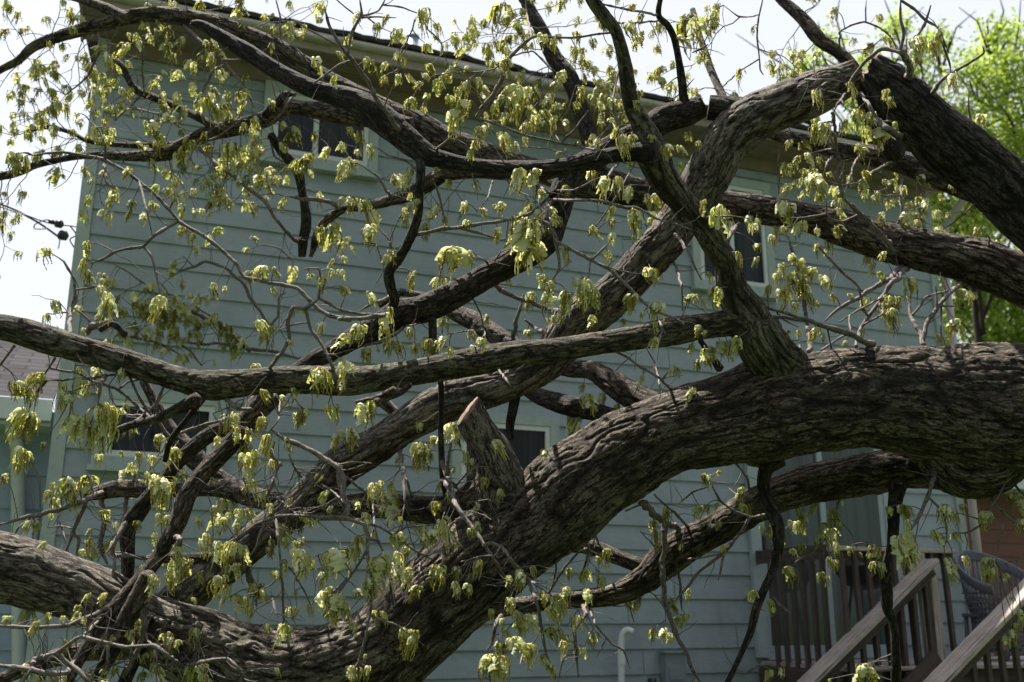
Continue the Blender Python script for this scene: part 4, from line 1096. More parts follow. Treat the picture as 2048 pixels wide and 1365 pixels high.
i|4.3|4.3|2.6|2.6|1820,240 1900,330 1930,360
i|4.3|4.3|2|2|1700,515 1600,550 1530,550
i|4.7|4.7|3|3|905,380 890,430
i|4.7|4.7|1.6|1.5|900,480 960,540 990,610
i|4.7|4.7|2.2|2|830,580 850,670
i|4.7|4.7|2.2|2|830,560 760,660 700,690 620,740
i|4.4|4.4|2.8|2.4|600,540 610,600 590,660
i|4.4|4.3|3.8|3.4|540,900 590,950 640,990
i|4.3|4.3|3.6|3|470,1275 400,1310 310,1320
i|4.5|4.5|1.6|1.5|380,920 430,940 500,980
i|4.3|4.3|2|1.8|1930,610 1900,680 1780,730
i|5|5|1.6|1.4|300,305 355,350
c|5.2|5.2|2.2|1.8|488,-20 460,100 455,200 465,300 470,380 490,410
c|5|5|1.6|1.5|270,30 350,90 400,95 465,70
c|5.2|5.2|1.8|1.5|455,320 360,390 290,460
c|4.2|4.0|3.4|4.5|965,460 980,410 1040,340 1110,275 1140,265 1240,290 1260,302
c|4.0|4.2|7|8|1255,300 1285,350 1290,440
c|4.0|4.0|4|3|1240,285 1255,180 1240,100 1240,-20
c|4.0|4.0|3|3|1260,0 1330,70 1390,120 1440,155
c|4.0|4.0|5|3|1335,190 1370,130 1400,30
c|4.0|4.0|2.6|2|1440,160 1470,220 1500,290
c|4.05|4.05|3|2.5|1440,160 1500,330 1510,400
c|4.2|4.0|4.5|2|1400,530 1440,470 1500,415 1600,350 1690,290 1685,255
c|5.4|5.4|2.2|1.8|905,280 905,180 960,140 1040,120 1120,150 1180,200 1215,270
c|5.4|5.4|1.8|1.5|1040,120 1045,60 1050,0
c|5|5|2|2|800,290 840,360 850,390
c|4.2|4.2|2|2|770,505 800,470 850,445
c|4.2|4.2|1.5|1.3|700,430 780,435 860,435 950,455
c|4.1|4.1|2.6|2.2|950,495 900,560 860,640
c|4.1|4.1|2.4|2|915,550 938,590 930,610
c|4.1|4.05|3.4|3|1010,500 1060,570 1110,660 1120,690
c|4.0|4.0|6|5|1120,660 1180,710 1240,765
c|4.0|4.0|2|2|1120,662 1200,665
c|4.4|4.4|3.6|4|875,640 880,700 885,800 900,900 890,960 920,1080 980,1130
c|4.5|4.5|3|2.6|600,765 570,820 570,1000 572,1060
c|4.4|4.4|4|4|850,910 880,960 900,1000
c|5.2|4.6|2.6|2.2|1190,885 1100,930 1000,1000 950,1010
c|4.8|4.8|2|2|1070,870 1050,990 1000,1070
c|4.5|4.8|5|6|980,1130 1060,1220 1150,1300 1200,1380
c|4.6|4.6|2.6|2.4|830,1080 830,1170 700,1190 640,1190
c|4.6|4.6|2.6|2.4|830,1170 860,1200 920,1210 1000,1180
c|5|5|2|2|1020,840 980,900 940,1000
c|5|5|2|2|870,850 830,900 815,970
c|4.6|4.6|2|2|700,850 830,820 890,800
c|5.4|5.3|3|2.5|1240,960 1240,1080 1245,1180 1210,1230
c|5.3|5.3|2|1.8|1240,1185 1300,1200 1340,1190
c|5|5|2|2|1210,1060 1140,1070 1080,1040
c|4.4|4.4|2|2|1610,490 1610,600 1635,690
c|4.6|4.6|2|1.6|1650,1110 1520,1220 1470,1250
c|3.9|3.9|2.2|2|130,1190 300,1180 410,1195
c|4.2|4.2|4|4|300,1310 320,1250 360,1220
c|5.4|5.2|2.4|2|-10,545 50,500 110,430
c|4.5|4.5|3|3|100,290 150,270 185,245
c|4.8|4.8|2|2|1700,1270 1720,1300 1720,1340
f|3.9|3.9|3|3|0,40 70,140 150,300 
f|4.0|4.0|4|4|300,80 350,0
f|4.3|4.3|3|2.4|5,190 40,330 45,470
f|5|4.9|3.4|5|620,60 650,150 700,320 720,500 735,560 740,680
f|4.7|4.6|3|3|780,110 850,190 920,260 990,320 1030,370
f|4.7|4.9|3.6|5.5|820,530 900,460 1050,370 1170,300 1250,225
f|4.6|4.8|3.6|5.5|990,640 1020,560 1080,470 1160,370 1200,310 1275,235
f|4.6|4.6|2.6|2.6|1000,370 1030,460 1060,500
f|4.1|4.3|3|7|530,450 650,490 760,530 900,580 1010,620 1080,645
f|4.1|4.3|3.4|4|540,500 700,520 780,540 850,550
f|4.4|4.4|2.4|2.4|900,530 1000,470 1130,400
f|4.4|4.5|2.6|2.6|1040,545 1140,490
f|4.5|4.5|2.6|2.4|1120,430 1140,490 1100,520
f|4.4|4.4|2.2|2|800,660 900,620 960,590
f|4.2|4.1|1.6|1.4|690,650 700,690 770,780
f|4.6|4.4|4|5|1270,390 1300,500 1340,590 1365,650
f|4.4|4.6|5|4|1360,640 1370,560 1430,470 1500,380 1570,320
f|4.5|4.6|2.6|2.4|1310,490 1370,400 1430,380 1540,340
f|4.5|4.5|2.8|2.4|1430,330 1435,450
f|4.5|4.5|2|1.6|1450,440 1500,445 1570,450
f|4.5|4.5|2|2|1465,440 1455,540 1460,640
f|4.5|4.5|2|1.6|960,520 965,600
f|4.6|4.5|2|2|840,570 860,670
f|4.5|4.5|2.4|2|680,560 600,520 560,480
f|4.2|4.25|7|7|550,530 600,590 640,660 690,700
"""
def thin_branches():
    for ln in THIN.strip().splitlines():
        k, d0, d1, r0, r1, body = ln.split('|')
        pts = []; cur = k
        for tok in body.split():
            if ',' in tok:
                x, y = tok.split(','); pts.append(px(cur, float(x), float(y)))
            else: cur = tok
        pts = np.array(pts); n = len(pts)
        r0, r1, d0, d1 = map(float, (r0, r1, d0, d1))
        L = np.concatenate([[0], np.cumsum(np.linalg.norm(np.diff(pts, axis=0), axis=1))]); L /= L[-1]
        rr = r0 + (r1 - r0) * L
        big = max(r0, r1) >= 4.5
        # little kinks where buds and old scars are
        P4 = [[x, y, max(1.1, r * .9), d0 + (d1 - d0) * l] for (x, y), r, l in zip(pts, rr, L)]
        SA = np.array(SAMP)
        for e, o_ in ((0, 1), (-1, -2)):
            x, y = pts[e]; dd = np.hypot(SA[:, 0] - x, SA[:, 1] - y) - SA[:, 3]
            ok = (dd < 10) & (np.abs(SA[:, 2] - P4[e][3]) < .75)
            if ok.any():
                j = np.where(ok)[0][np.argmin(np.abs(SA[ok, 2] - P4[e][3]) + np.maximum(dd[ok], 0) * .05)]
                P4[e][3] = SA[j, 2] + .0
                v = SA[j, :2] - pts[e]; g_ = np.hypot(*v)
                if g_ > 0: m_ = max(0, dd[j] + 2) / g_; P4[e][0] += v[0] * min(1, m_); P4[e][1] += v[1] * min(1, m_)
            else: P4[e][2] *= .45
        rec = limb(P4, d0, d1, mat='twig', name='branch', hi=False, rough=1.0, step=.006 if big else .008)
        rec['size'] = (r0 + r1) * 1.0 * L.size
thin_branches()

def side_twigs(n, seed=21):
    """short side shoots all along the thin branches, a few longer ones on the limbs at the left"""
    rr = random.Random(seed); SA = np.array(SAMP); made = 0; ends = []
    cand = [i for i in range(len(SA)) if -40 < SA[i, 0] < 2090 and -20 < SA[i, 1] < 1400 and SA[i, 3] < 26]
    wts = [(2.6 if SA[i, 0] < 620 else 1.3 if SA[i, 0] < 1400 else .8) * (1.5 if SA[i, 1] < 330 or SA[i, 1] > 850 else 1) * (1.6 if SA[i, 3] < 8 else .7) for i in cand]
    for i in rr.choices(cand, wts, k=n):
        x, y, d, r = SA[i, :4]; j = min(len(SA) - 1, i + 1)
        a = math.atan2(SA[j, 1] - y, SA[j, 0] - x) + rr.choice((-1, 1)) * rr.uniform(.5, 1.4)
        L = rr.uniform(22, 75) * (1.3 if x < 620 else 1); k = max(3, int(L / 14)); pts = [(x, y, d)]; dd = d
        for q in range(k):
            a += rr.uniform(-.4, .4); x += math.cos(a) * L / k; y += math.sin(a) * L / k + .8; dd += rr.uniform(-.035, .03); pts.append((x, y, dd))
            if rr.random() < .22 and q > 0: ends.append((x, y, dd, pts[-2]))
        TW.append(([P(*u) for u in pts], .0016 + .0011 * min(2, r / 5), .0011)); ends.append((x, y, dd, None))
    return ends
TW = []
TW_ENDS = side_twigs(900)
# ---------------------------------------------------------------- leaf and catkin tufts
def proto(seed, nleaf, ncat, H=.12, catseg=9, catside=4, lf=1.0):
    """a drooping tuft hanging from (0,0,0); all quads; returns verts, quads, material index, tone"""
    r = random.Random(seed); V = []; Q = []; mi = []; tn = []
    for l in range(nleaf):
        az = r.uniform(0, 2 * math.pi); L = r.uniform(.26, .55) * H * lf; wd = L * r.uniform(.17, .30); tone = r.uniform(.1, 1) ** .8
        d = np.array([math.cos(az), math.sin(az), 0]); sd = np.array([-d[1], d[0], 0]); rows = 11; b0 = len(V)
        low = r.uniform(0, .35) * H if r.random() < .4 else 0
        pos = np.array([0, 0, -low]) + d * .003; el = r.uniform(.1, 1.0) if r.random() < .35 else r.uniform(-.9, 0)
        twist = r.uniform(-.9, .9); out = r.uniform(-.1, .35); fin = r.uniform(1.2, 1.6)
        for i in range(rows):
            t = i / (rows - 1)
            e = el - (el + fin) * min(1, t * 1.9)
            pos = pos + (d * math.cos(e) * (.7 + out) + np.array([0, 0, math.sin(e)])) * L / rows
            w_ = wd * (math.sin(math.pi * min(1, t * .93 + .03) ** 1.25) ** .8) * (.72 + .42 * math.sin(2 * math.pi * 3.3 * t + 1.1)) + .0005
            s2 = sd * math.cos(twist * t) + np.cross(sd, d) * math.sin(twist * t)
            nrm = np.cross(s2, d * math.cos(e) + np.array([0, 0, math.sin(e)]))
            cup = w_ * r.uniform(.3, .8)
            V += [pos - s2 * w_ + nrm * cup, pos, pos + s2 * w_ + nrm * cup]; tn += [tone * .9, tone, tone * .9]
        for i in range(rows - 1):
            for j in (0, 1):
                a = b0 + i * 3 + j; Q.append((a, a + 1, a + 4, a + 3)); mi.append(0)
    for c in range(ncat):
        az = r.uniform(0, 2 * math.pi); L = r.uniform(.4, .98) * H; tone = r.uniform(0, 1); ro = r.uniform(.03, .24) * H; top = r.uniform(-.02, .12) * H
        ph = r.uniform(0, 6); amp = r.uniform(.002, .007) * H / .12; b0 = len(V); rad = r.uniform(.0012, .0019) * H / .12
        for i in range(catseg + 1):
            t = i / catseg; rr_ = ro * (1 - (1 - min(1, t * 4)) ** 2) * (1 - .25 * t)
            zz = -top - t * (L - top) + (.06 * H * math.sin(min(1, t * 4) * math.pi) if t < .25 else 0)
            cx = math.cos(az) * rr_ + amp * math.sin(ph + t * 7) * t; cy = math.sin(az) * rr_ + amp * math.cos(ph * 1.3 + t * 6) * t
            w_ = rad * ((.5 if t < .12 else (1.8 if i % 2 else .7)) * (1 - .5 * t ** 4))
            for k in range(catside):
                a = 2 * math.pi * k / catside + i * .5; V.append(np.array([cx + math.cos(a) * w_, cy + math.sin(a) * w_, zz])); tn.append(tone)
        for i in range(catseg):
            for k in range(catside):
                k2 = (k + 1) % catside; Q.append((b0 + i * catside + k, b0 + i * catside + k2, b0 + (i + 1) * catside + k2, b0 + (i + 1) * catside + k)); mi.append(1)
    V = np.array(V); V /= -V[:, 2].min()          # unit height
    return V, np.array(Q), np.array(mi), np.array(tn)
NEARP = [proto(100 + i, r_[0], r_[1], .12, 16, 4) for i, r_ in enumerate([(9, 13), (8, 16), (11, 12), (7, 18), (12, 14), (6, 17), (10, 11), (8, 19), (13, 12), (9, 15), (5, 18), (11, 14)])]
LEAFP = [proto(200 + i, n_, c_, .08, 12, 4, 1.0) for i, (n_, c_) in enumerate([(10, 5), (12, 8), (9, 10), (13, 4), (14, 12)])]
FARP = [proto(300 + i, n_, c_, .09, 7, 3, 1.2) for i, (n_, c_) in enumerate([(6, 9), (5, 12), (8, 8), (6, 7), (4, 12), (9, 4)])]
PM = {}
def proto_mesh(key, pr):
    if key not in PM: PM[key] = mesh("leaf_cluster", pr[0], pr[1], None, [M['leaf'], M['catkin']], pr[2], True, {"tone": ('FLOAT', pr[3])})
    return PM[key]

CL = """
a 1720,330,120 1830,420,70 880,110,90 920,170,110 980,230,70 740,185,50 790,120,60 1150,240,100 1110,290,110 1040,330,60 590,300,110 560,260,80 610,330,90 630,430,60 700,340,50 970,390,60 870,420,70 1200,380,80 1240,400,40 1340,490,70 1240,510,60 1130,530,110 1180,580,130 1230,560,120 1330,560,80 1010,590,100 910,620,60 590,640,70 820,680,110 850,690,80 1330,680,80 1120,730,90 1030,770,90 990,710,50 1590,730,70 1260,780,150 1350,790,160 1330,860,100 1420,910,60 1650,870,110 1620,880,90 980,830,120 820,880,70 900,910,80 1310,970,80 1350,960,70 1430,990,80 100,840,130 70,850,110 140,860,90 320,920,110 710,930,120 1870,780,90 1880,900,130 1870,1080,70 400,150,50 440,90,60 660,550,60 720,600,50 1190,950,70 1060,1040,60 1200,1070,40 970,1090,40 1560,1080,60 1750,1250,90 1830,1220,120 580,750,60 520,700,60 530,760,60 900,240,80 820,190,60 1000,200,70 1390,640,90 1370,700,100 1400,780,100 1130,960,70 1100,1000,60 950,960,60 890,560,90 1060,350,70 760,220,60 700,190,40 1160,330,60 940,640,50 780,610,40 860,170,60
a 200,370,90 240,430,80 290,500,90 330,560,60 210,620,60 250,650,50 120,510,50 80,620,60 340,240,60 420,310,50 180,690,60 230,750,50 60,760,60 420,620,50 350,470,70 300,390,60 450,500,60 270,230,50 150,150,50
b 170,80,110 280,140,90 400,165,90 540,50,140 340,90,70 605,130,80 80,290,50 45,420,60 230,330,110 260,340,90 330,350,80 405,415,70 560,520,80 535,590,40 755,455,120 730,480,100 680,530,90 780,560,130 715,620,140 925,580,110 1040,490,160 1110,480,80 1220,520,80 1300,390,90 1260,460,60 975,330,130 1000,340,130 1045,190,60 970,20,170 1000,70,100 1130,-10,70 1190,200,100 1245,220,70 1300,0,110 1640,130,120 1700,200,110 1720,180,80 1460,530,90 1500,560,70 1400,480,70 1810,130,70 1730,80,60 1370,560,50 830,700,120 975,740,140 1045,780,80 1085,750,70 1630,740,120 1670,740,90 1700,560,70 120,780,90 190,730,130 240,800,80 105,890,150 470,920,90 610,920,40 1070,930,140 1120,940,130 1160,930,90 1225,990,40 820,990,80 1455,940,70 1540,970,130 1590,970,120 1660,1020,110 1810,1110,60 150,1090,110 210,1100,120 95,1090,90 280,1150,150 440,1140,90 240,1240,120 765,1110,80 860,1140,60 925,1120,50 945,1250,90 1090,1190,180 1130,1200,170 1570,1130,80 1670,1150,140 1460,1240,110 1570,1280,90 30,1240,130 780,1210,60 1860,800,100 1180,1040,70 1250,650,90 1310,660,80 1150,640,80 1460,740,50 1380,770,40 1270,840,40 1560,540,90 1370,180,60 1370,260,120 1460,220,70 1080,60,90 1040,120,60 1780,740,60 1760,1090,50 870,480,70 1200,610,70 1430,780,40 1560,650,60 1590,700,60
c 70,90,200 110,120,150 210,80,110 30,200,100 780,500,110 965,455,120 1000,600,120 810,680,150 770,690,90 830,700,120 1050,690,110 1120,710,130 1150,720,90 1205,670,60 1300,220,150 1340,210,120 1400,230,120 1450,170,120 1520,420,140 630,770,60 700,780,60 600,890,80 650,900,90 730,840,110 790,870,50 760,970,160 730,980,110 660,990,60 620,1010,60 960,960,80 1030,990,60 1050,1040,60 1110,1050,70 1160,1090,50 910,1090,50 870,1100,40 880,1240,110 590,1100,120 620,1130,110 160,1100,80 240,1130,160 270,1150,120 30,800,80 70,730,60 130,780,50 40,890,90 1650,1250,70 1520,1010,50 450,1200,100 410,1180,90 560,1230,110 530,1290,70 700,1210,100 780,1250,80 870,50,100 430,150,60 355,380,60 640,390,60 770,290,60 680,860,60 700,930,60 980,610,90 1330,300,60
d 235,130,120 470,95,90 455,190,110 490,260,110 590,370,140 550,340,80 870,400,160 1600,235,130 1480,560,120 1310,630,110 1170,740,40 250,490,70 1760,540,90 1890,600,120 1750,790,130 1780,800,100 1890,750,150 1880,850,110 200,820,150 235,810,120 90,860,100 160,900,110 190,920,100 150,1030,170 180,1050,120 110,1220,120 110,1290,80 340,920,120 370,930,110 400,1040,160 370,1060,120 460,1050,130 545,980,220 580,1000,200 490,1100,130 680,980,50 1230,1040,110 1290,1030,110 1550,940,70 1500,930,20 1660,1010,110 1790,990,90 1820,990,90 1860,1130,130 1830,1150,90 1440,1050,110 1360,1120,100 1460,1150,120 1575,1170,90 1360,1220,150 1400,1240,130 1490,1290,90 870,1150,80 950,1220,100 730,1300,100 540,1260,60 240,1190,50 660,1240,40 840,1270,60
d 740,370,130 760,430,100 860,590,90 740,540,90 700,530,60 800,560,80 900,480,60 960,560,90 930,600,80 1000,430,60 960,200,60 1000,310,50 940,230,60 1350,130,50 1390,70,40 620,300,80 590,310,50 1440,230,80 1500,240,70 1490,350,50 1760,280,90 1820,250,60 1690,270,40 1040,700,50 850,640,80 1580,630,50 1100,640,40 450,850,90 480,880,70 340,860,60 430,780,60 880,500,60 780,470,60 820,600,70
e 230,0,120 715,130,160 740,140,130 790,150,100 945,60,70 485,260,100 125,340,50 145,120,70 610,290,70 650,300,50 320,490,150 195,550,110 105,610,120 650,510,110 470,570,60 345,640,90 400,650,100 490,650,90 540,620,120 570,630,110 650,610,90 680,670,60 225,680,90 290,680,30 95,740,90 105,840,140 130,850,120 200,980,130 250,970,100 30,980,100 90,1110,130 130,1110,120 1095,10,240 1130,60,180 1150,110,140 1180,280,110 1210,300,100 1130,380,120 1220,380,110 1240,400,60 1320,370,150 1420,310,180 1460,340,120 1290,420,80 1460,20,110 1570,50,130 1590,60,120 1300,120,110 1775,240,120 1680,390,120 1800,430,90 1840,440,90 1740,480,60 1455,500,80 1220,510,60 1250,500,60 1110,580,50 1630,520,50 1000,300,60 1430,930,130 1410,880,50 1510,930,90 1340,1050,130 1390,1050,80 1730,830,60 1800,780,40 1890,790,60 510,1200,150 540,1200,130 570,1240,90 930,1180,110 600,1160,60 680,1090,130 720,1110,110 760,1240,100 800,1280,80 390,1270,40 1200,1230,50 1540,150,60 1380,300,80 620,640,80 450,600,50
f 430,0,100 540,20,110 600,10,70 680,0,90 780,110,80 840,90,90 880,10,110 1080,190,90 1120,260,70 1050,170,70 1280,300,120 345,150,90 450,180,70 450,110,50 180,260,70 210,350,120 120,390,90 250,350,120 160,400,90 80,390,60 530,330,70 580,220,90 640,170,70 680,190,120 700,250,120 760,240,90 820,280,90 620,340,80 700,330,110 860,380,50 600,440,60 660,430,70 770,420,50 1180,390,150 1210,400,120 1190,470,120 1050,400,70 960,380,40 770,570,80 800,590,70 680,580,70 940,640,40 630,580,40 250,640,140 210,670,110 170,680,100 290,640,120 100,650,60 130,740,60 350,620,100 10,780,80 1440,600,70 1560,360,70 1640,370,50 1640,30,70 1030,570,50 590,350,80 560,270,60 640,270,100 720,380,90 1150,470,60
g 150,0,60 110,90,150 140,110,120 100,180,60 30,230,80 260,320,80 290,280,40 360,260,150 400,270,140 340,300,90 480,240,100 740,170,130 860,240,180 890,250,160 870,40,90 950,90,90 830,150,60 880,450,120 910,460,80 495,530,70 490,590,90 540,660,50 240,600,60 215,500,60 1230,370,90 1270,380,90 1310,420,100 1350,420,90 1180,450,120 1220,470,90 1330,60,120 1370,80,200 1340,120,150 1460,50,100 1480,160,110 1380,270,120 1430,330,80 1530,510,100 1560,520,90 580,880,80 150,970,70 180,980,60 45,1010,50 345,1010,40 900,1100,120 930,1120,110 840,1190,60 750,1030,80 1040,1270,120 1100,1260,120 1550,1050,120 1590,1070,90 1580,960,70 1130,560,120 1100,590,100 1190,600,130 1280,600,130 1320,620,110 970,620,120 920,760,150 860,790,110 980,760,100 940,700,120 1000,690,120 1290,720,90 1240,730,60 1240,830,120 1200,790,100 1280,890,110 1340,900,100 1410,830,110 1430,860,90 1630,640,160 1670,680,120 1560,700,90 1510,760,60 1480,590,70 1740,460,50 1680,470,50 1840,640,160 1870,650,130 1770,770,80 1750,880,160 1860,880,150 1690,940,80 1800,850,60 1610,870,50 820,780,90 1040,700,80
h 270,280,110 310,270,60 330,320,200 370,350,130 350,400,120 540,330,30 480,480,80 540,510,130 590,540,90 640,480,160 690,540,70 790,530,60 830,400,70 190,570,110 150,620,110 60,640,170 90,650,130 30,660,90 290,680,160 310,700,150 250,800,120 230,820,90 330,660,120 390,660,150 470,740,130 510,840,90 440,760,60 600,730,100 630,740,120 710,820,80 720,740,60 840,700,100 75,910,140 105,930,120 50,980,80 20,850,50 170,860,60 270,980,80 310,980,90 420,1070,110 460,1080,120 490,1090,120 150,1280,90 180,1290,80 235,1280,80 10,960,60 1180,870,50 1240,900,70 1260,930,120 1290,940,110 1310,850,80 1330,750,60 1400,770,70 1430,860,100 1360,1000,120 1390,1000,110 1340,1010,60 1040,980,110 1070,1000,80 1120,1000,90 1010,1130,60 1040,1120,120 1100,1160,120 1130,1160,110 1190,1220,100 1230,1070,110 1250,1070,100 1280,1080,80 1310,1110,80 1380,1180,80 1415,1180,80 1250,1280,90 900,1220,150 940,1220,150 910,970,60 1790,490,80 1810,500,60 700,190,50 440,570,70 260,540,30 120,20,90 60,10,80 380,560,90 1310,930,90 1210,890,60
i 160,230,70 190,240,80 250,210,40 140,410,80 180,400,70 240,390,40 680,420,90 710,440,90 670,490,60 770,390,60 860,430,90 890,440,60 850,480,70 800,540,60 840,560,60 780,590,40 650,640,50 700,610,50 850,690,70 880,700,60 630,740,110 600,750,30 795,770,60 960,630,40 1010,660,30 1080,620,90 1120,630,80 1250,400,110 1270,480,90 1230,560,180 1270,570,150 1090,710,80 1130,720,70 1250,680,70 1470,400,90 1500,420,100 1530,460,100 1420,540,80 1450,560,60 1530,550,60 1580,400,50 1690,440,90 1720,460,70 1590,680,60 1480,690,130 1520,730,90 1710,690,60 1740,690,50 1730,740,100 1700,760,80 1800,770,60 1850,340,90 1890,380,130 1880,340,60 1900,480,70 410,870,70 440,870,60 530,920,70 60,990,70 530,1300,70 580,1290,60 1030,1270,110 1060,1290,90 850,1350,30 1840,900,40 1890,970,70 1840,1080,90 1820,1120,60 1870,1050,70 1900,1010,70 1310,610,60
"""
clusters = []
for ln in CL.strip().splitlines():
    k, *its = ln.split()
    for it in its:
        x, y, h = map(float, it.split(',')); X, Y = px(k, x, y); clusters.append([X, Y - 2, h * KS, None])
# merge exact repeats coming from overlapping crops
out = []
for c in clusters:
    if all((c[0] - o[0]) ** 2 + (c[1] - o[1]) ** 2 > 100 for o in out): out.append(c)
clusters = out
# softer background tufts: wandering sprays of fine twig on the far limbs
SPR = [(240, 655, 30, -90), (260, 690, 70, -60), (300, 640, -40, -80), (360, 690, 30, -70), (400, 640, -60, -50), (440, 690, -50, -70), (320, 600, 60, 40), (380, 560, -70, 30), (240, 650, -60, -50), (400, 700, 60, -60), (350, 640, 20, 60), (450, 690, 70, -30), (290, 560, -50, 50), (430, 620, 30, 50), (340, 540, 60, -40), (270, 600, 50, 30),
       (60, 95, -60, -90), (100, 80, 20, -90), (140, 70, -80, 60), (190, 55, -120, 80), (40, 120, -40, 70), (230, 45, 60, -70), (300, 30, 60, -60), (300, 30, -30, -70), (360, 33, 90, -45), (420, 46, 90, -40), (470, 66, 100, -20), (520, 85, 80, -60),
       (200, 60, -60, 110), (210, 60, 20, 120), (110, 256, -50, -70), (140, 265, -70, -90), (60, 262, -60, 40), (180, 282, -110, -60), (90, 322, -90, 60), (60, 335, -40, 90), (30, 345, -40, 70), (0, 350, -30, 120), (200, 311, 20, 70), (250, 312, -20, 60),
       (300, 310, 30, 70), (340, 305, -10, 90), (380, 285, -30, 90), (430, 262, 20, 100), (480, 254, 10, 110), (540, 240, -20, 80), (600, 218, 30, 100), (650, 226, 40, 70),
       (1090, 75, -140, -40), (1100, 100, -130, 20), (1125, 140, -120, -20), (1082, 62, 90, -50), (1110, 110, 110, -30), (1130, 150, 110, -60), (1160, 210, 90, -60), (1170, 240, -90, -30), (1160, 200, -120, 30), (1184, 290, 90, -40), (1060, 20, 100, -30),
       (1060, 20, -90, 30), (1075, 50, -150, 10), (1120, 130, -170, -40), (1405, 90, 60, -60), (1410, 110, -70, 30), (1425, 150, 50, 40), (1440, 185, -60, -50), (1395, 60, -60, -60), (1600, 35, 60, -50), (1640, 80, -70, 20), (1610, 40, -60, 50), (1680, 110, 60, -50),
       (1700, 130, -90, 10), (950, 340, -30, 90), (1000, 340, 40, 100), (1075, 345, 60, 80), (900, 345, -40, 70), (1254, 384, 40, 80), (1320, 390, 30, 70), (1700, 305, -40, 70), (1740, 312, 20, 80), (1640, 292, -50, 60), (1600, 284, -30, -60), (1790, 322, 40, 60),
       (604, 385, -70, 30), (612, 440, 60, 40), (500, 250, -70, -60), (556, 206, -60, -60), (305, 195, -70, 30), (348, 212, -20, 70), (270, 178, -70, 20), (395, 235, 40, 70), (880, 25, -60, 80), (930, 10, 30, 90), (350, 985, -30, 80), (420, 980, 30, 80),
       (800, 1015, 20, 80), (870, 1025, -30, 70), (640, 1020, -20, 70), (1440, 200, 70, 40), (1000, 100, -160, 30), (1200, 300, 80, 70), (1500, 100, 60, 40), (1470, 60, -50, 50), (150, 1305, -60, 30), (1656, 965, 30, 70), (1480, 1035, 50, -60),
       (1200, 1198, 40, 70), (1100, 1203, -30, 60), (1290, 1170, 30, 80), (312, 812, -60, 30), (345, 868, -70, 40), (390, 914, 30, 60), (240, 660, -60, 50), (270, 690, 60, -40), (1788, 492, 20, -60), (1897, 516, 40, -60), (1860, 350, -20, 80)]
S_ARR = np.array(SAMP)
def depth_near(x, y, dpref=None):
    d2 = np.hypot(S_ARR[:, 0] - x, S_ARR[:, 1] - y) - S_ARR[:, 3]
    i = int(np.argmin(d2)); return i
fine_tw = []           # (points world, radius)
def add_fine(pp, r0, r1): fine_tw.append((np.array(pp), r0, r1))
for sx, sy, dx, dy in SPR:
    i = depth_near(sx, sy)
    if (sx, sy, dx, dy) in SPR[:16]:
        m7 = np.where(S_ARR[:, 2] > 6.6, 0, 1e4); i = int(np.argmin(np.hypot(S_ARR[:, 0] - sx, S_ARR[:, 1] - sy) + m7))
    d = S_ARR[i, 2]; L = math.hypot(dx, dy) * RNG.uniform(1.0, 1.5); a = math.atan2(dy, dx); x, y = S_ARR[i, 0], S_ARR[i, 1]
    n = max(4, int(L / 16)); pts = [(x, y, d)]
    for k in range(n):
        a += RNG.uniform(-.45, .45); x += math.cos(a) * L / n; y += math.sin(a) * L / n + 1.2; d += RNG.uniform(-.05, .05); pts.append((x, y, d))
        if k > 0 and RNG.random() < .8:
            a2 = a + RNG.choice((-1, 1)) * RNG.uniform(.5, 1.2); l2 = RNG.uniform(12, 40); q = [(x, y, d)]; xx, yy, dd = x, y, d
            for j in range(3):
                a2 += RNG.uniform(-.4, .4); xx += math.cos(a2) * l2 / 3; yy += math.sin(a2) * l2 / 3 + 1; dd += RNG.uniform(-.04, .04); q.append((xx, yy, dd))
            add_fine([P(*u) for u in q], .0022, .0012); clusters.append([xx, yy, RNG.uniform(15, 30), dd])
            if RNG.random() < .5: clusters.append([xx + RNG.uniform(-7, 7), yy + RNG.uniform(-4, 6), RNG.uniform(13, 24), dd + .03])
    add_fine([P(*u) for u in pts], .0036, .0016); clusters.append([x, y, RNG.uniform(18, 32), d])
fine_tw += [(np.array(a), b, c) for a, b, c in TW]
for x, y, d, prev in TW_ENDS:
    if RNG.random() < .24: clusters.append([x + RNG.uniform(-3, 3), y, RNG.uniform(14, 34), d])
THINSET = {i for i, r in enumerate(LIMBS) if r['thin']}
isthin = np.array([int(v) in THINSET for v in S_ARR[:, 4]])
place = []
for X, Y, h, d in clusters:
    dist = np.hypot(S_ARR[:, 0] - X, S_ARR[:, 1] - Y) - S_ARR[:, 3] * .8 + np.where(isthin, 0, 14)
    i = int(np.argmin(dist)); own = int(S_ARR[i, 4])
    fixed = d is not None
    if d is None: d = S_ARR[i, 2]
    if not fixed:
        # keep it in front of any limb that would cover it
        m_ = (np.hypot(S_ARR[:, 0] - X, S_ARR[:, 1] - Y - h * .4) < S_ARR[:, 3] + h * .2) & (S_ARR[:, 3] > 6)
        if m_.any():
            front = (S_ARR[m_, 2] - S_ARR[m_, 3] / F * S_ARR[m_, 2]).min() - .05
            if front < d: d = front - .02
        sx, sy, sd = S_ARR[i, 0], S_ARR[i, 1], S_ARR[i, 2]
        g_ = math.hypot(sx - X, sy - Y)
        if g_ > 6 or abs(sd - d) > .04:
            mx_, my_ = (sx + X) / 2 + RNG.uniform(-.12, .12) * g_, (sy + Y) / 2 - .10 * g_
            pp = catmull(np.array([P(sx, sy, sd), P(mx_, my_, (sd + d) / 2), P(X, Y + 1, d)]), 4)
            add_fine(pp, .0030 if g_ > 25 else .0024, .0014)
    H = h / F * d
    place.append((P(X, Y, d), H, own, d, h))
place.sort(key=lambda c: -c[4])

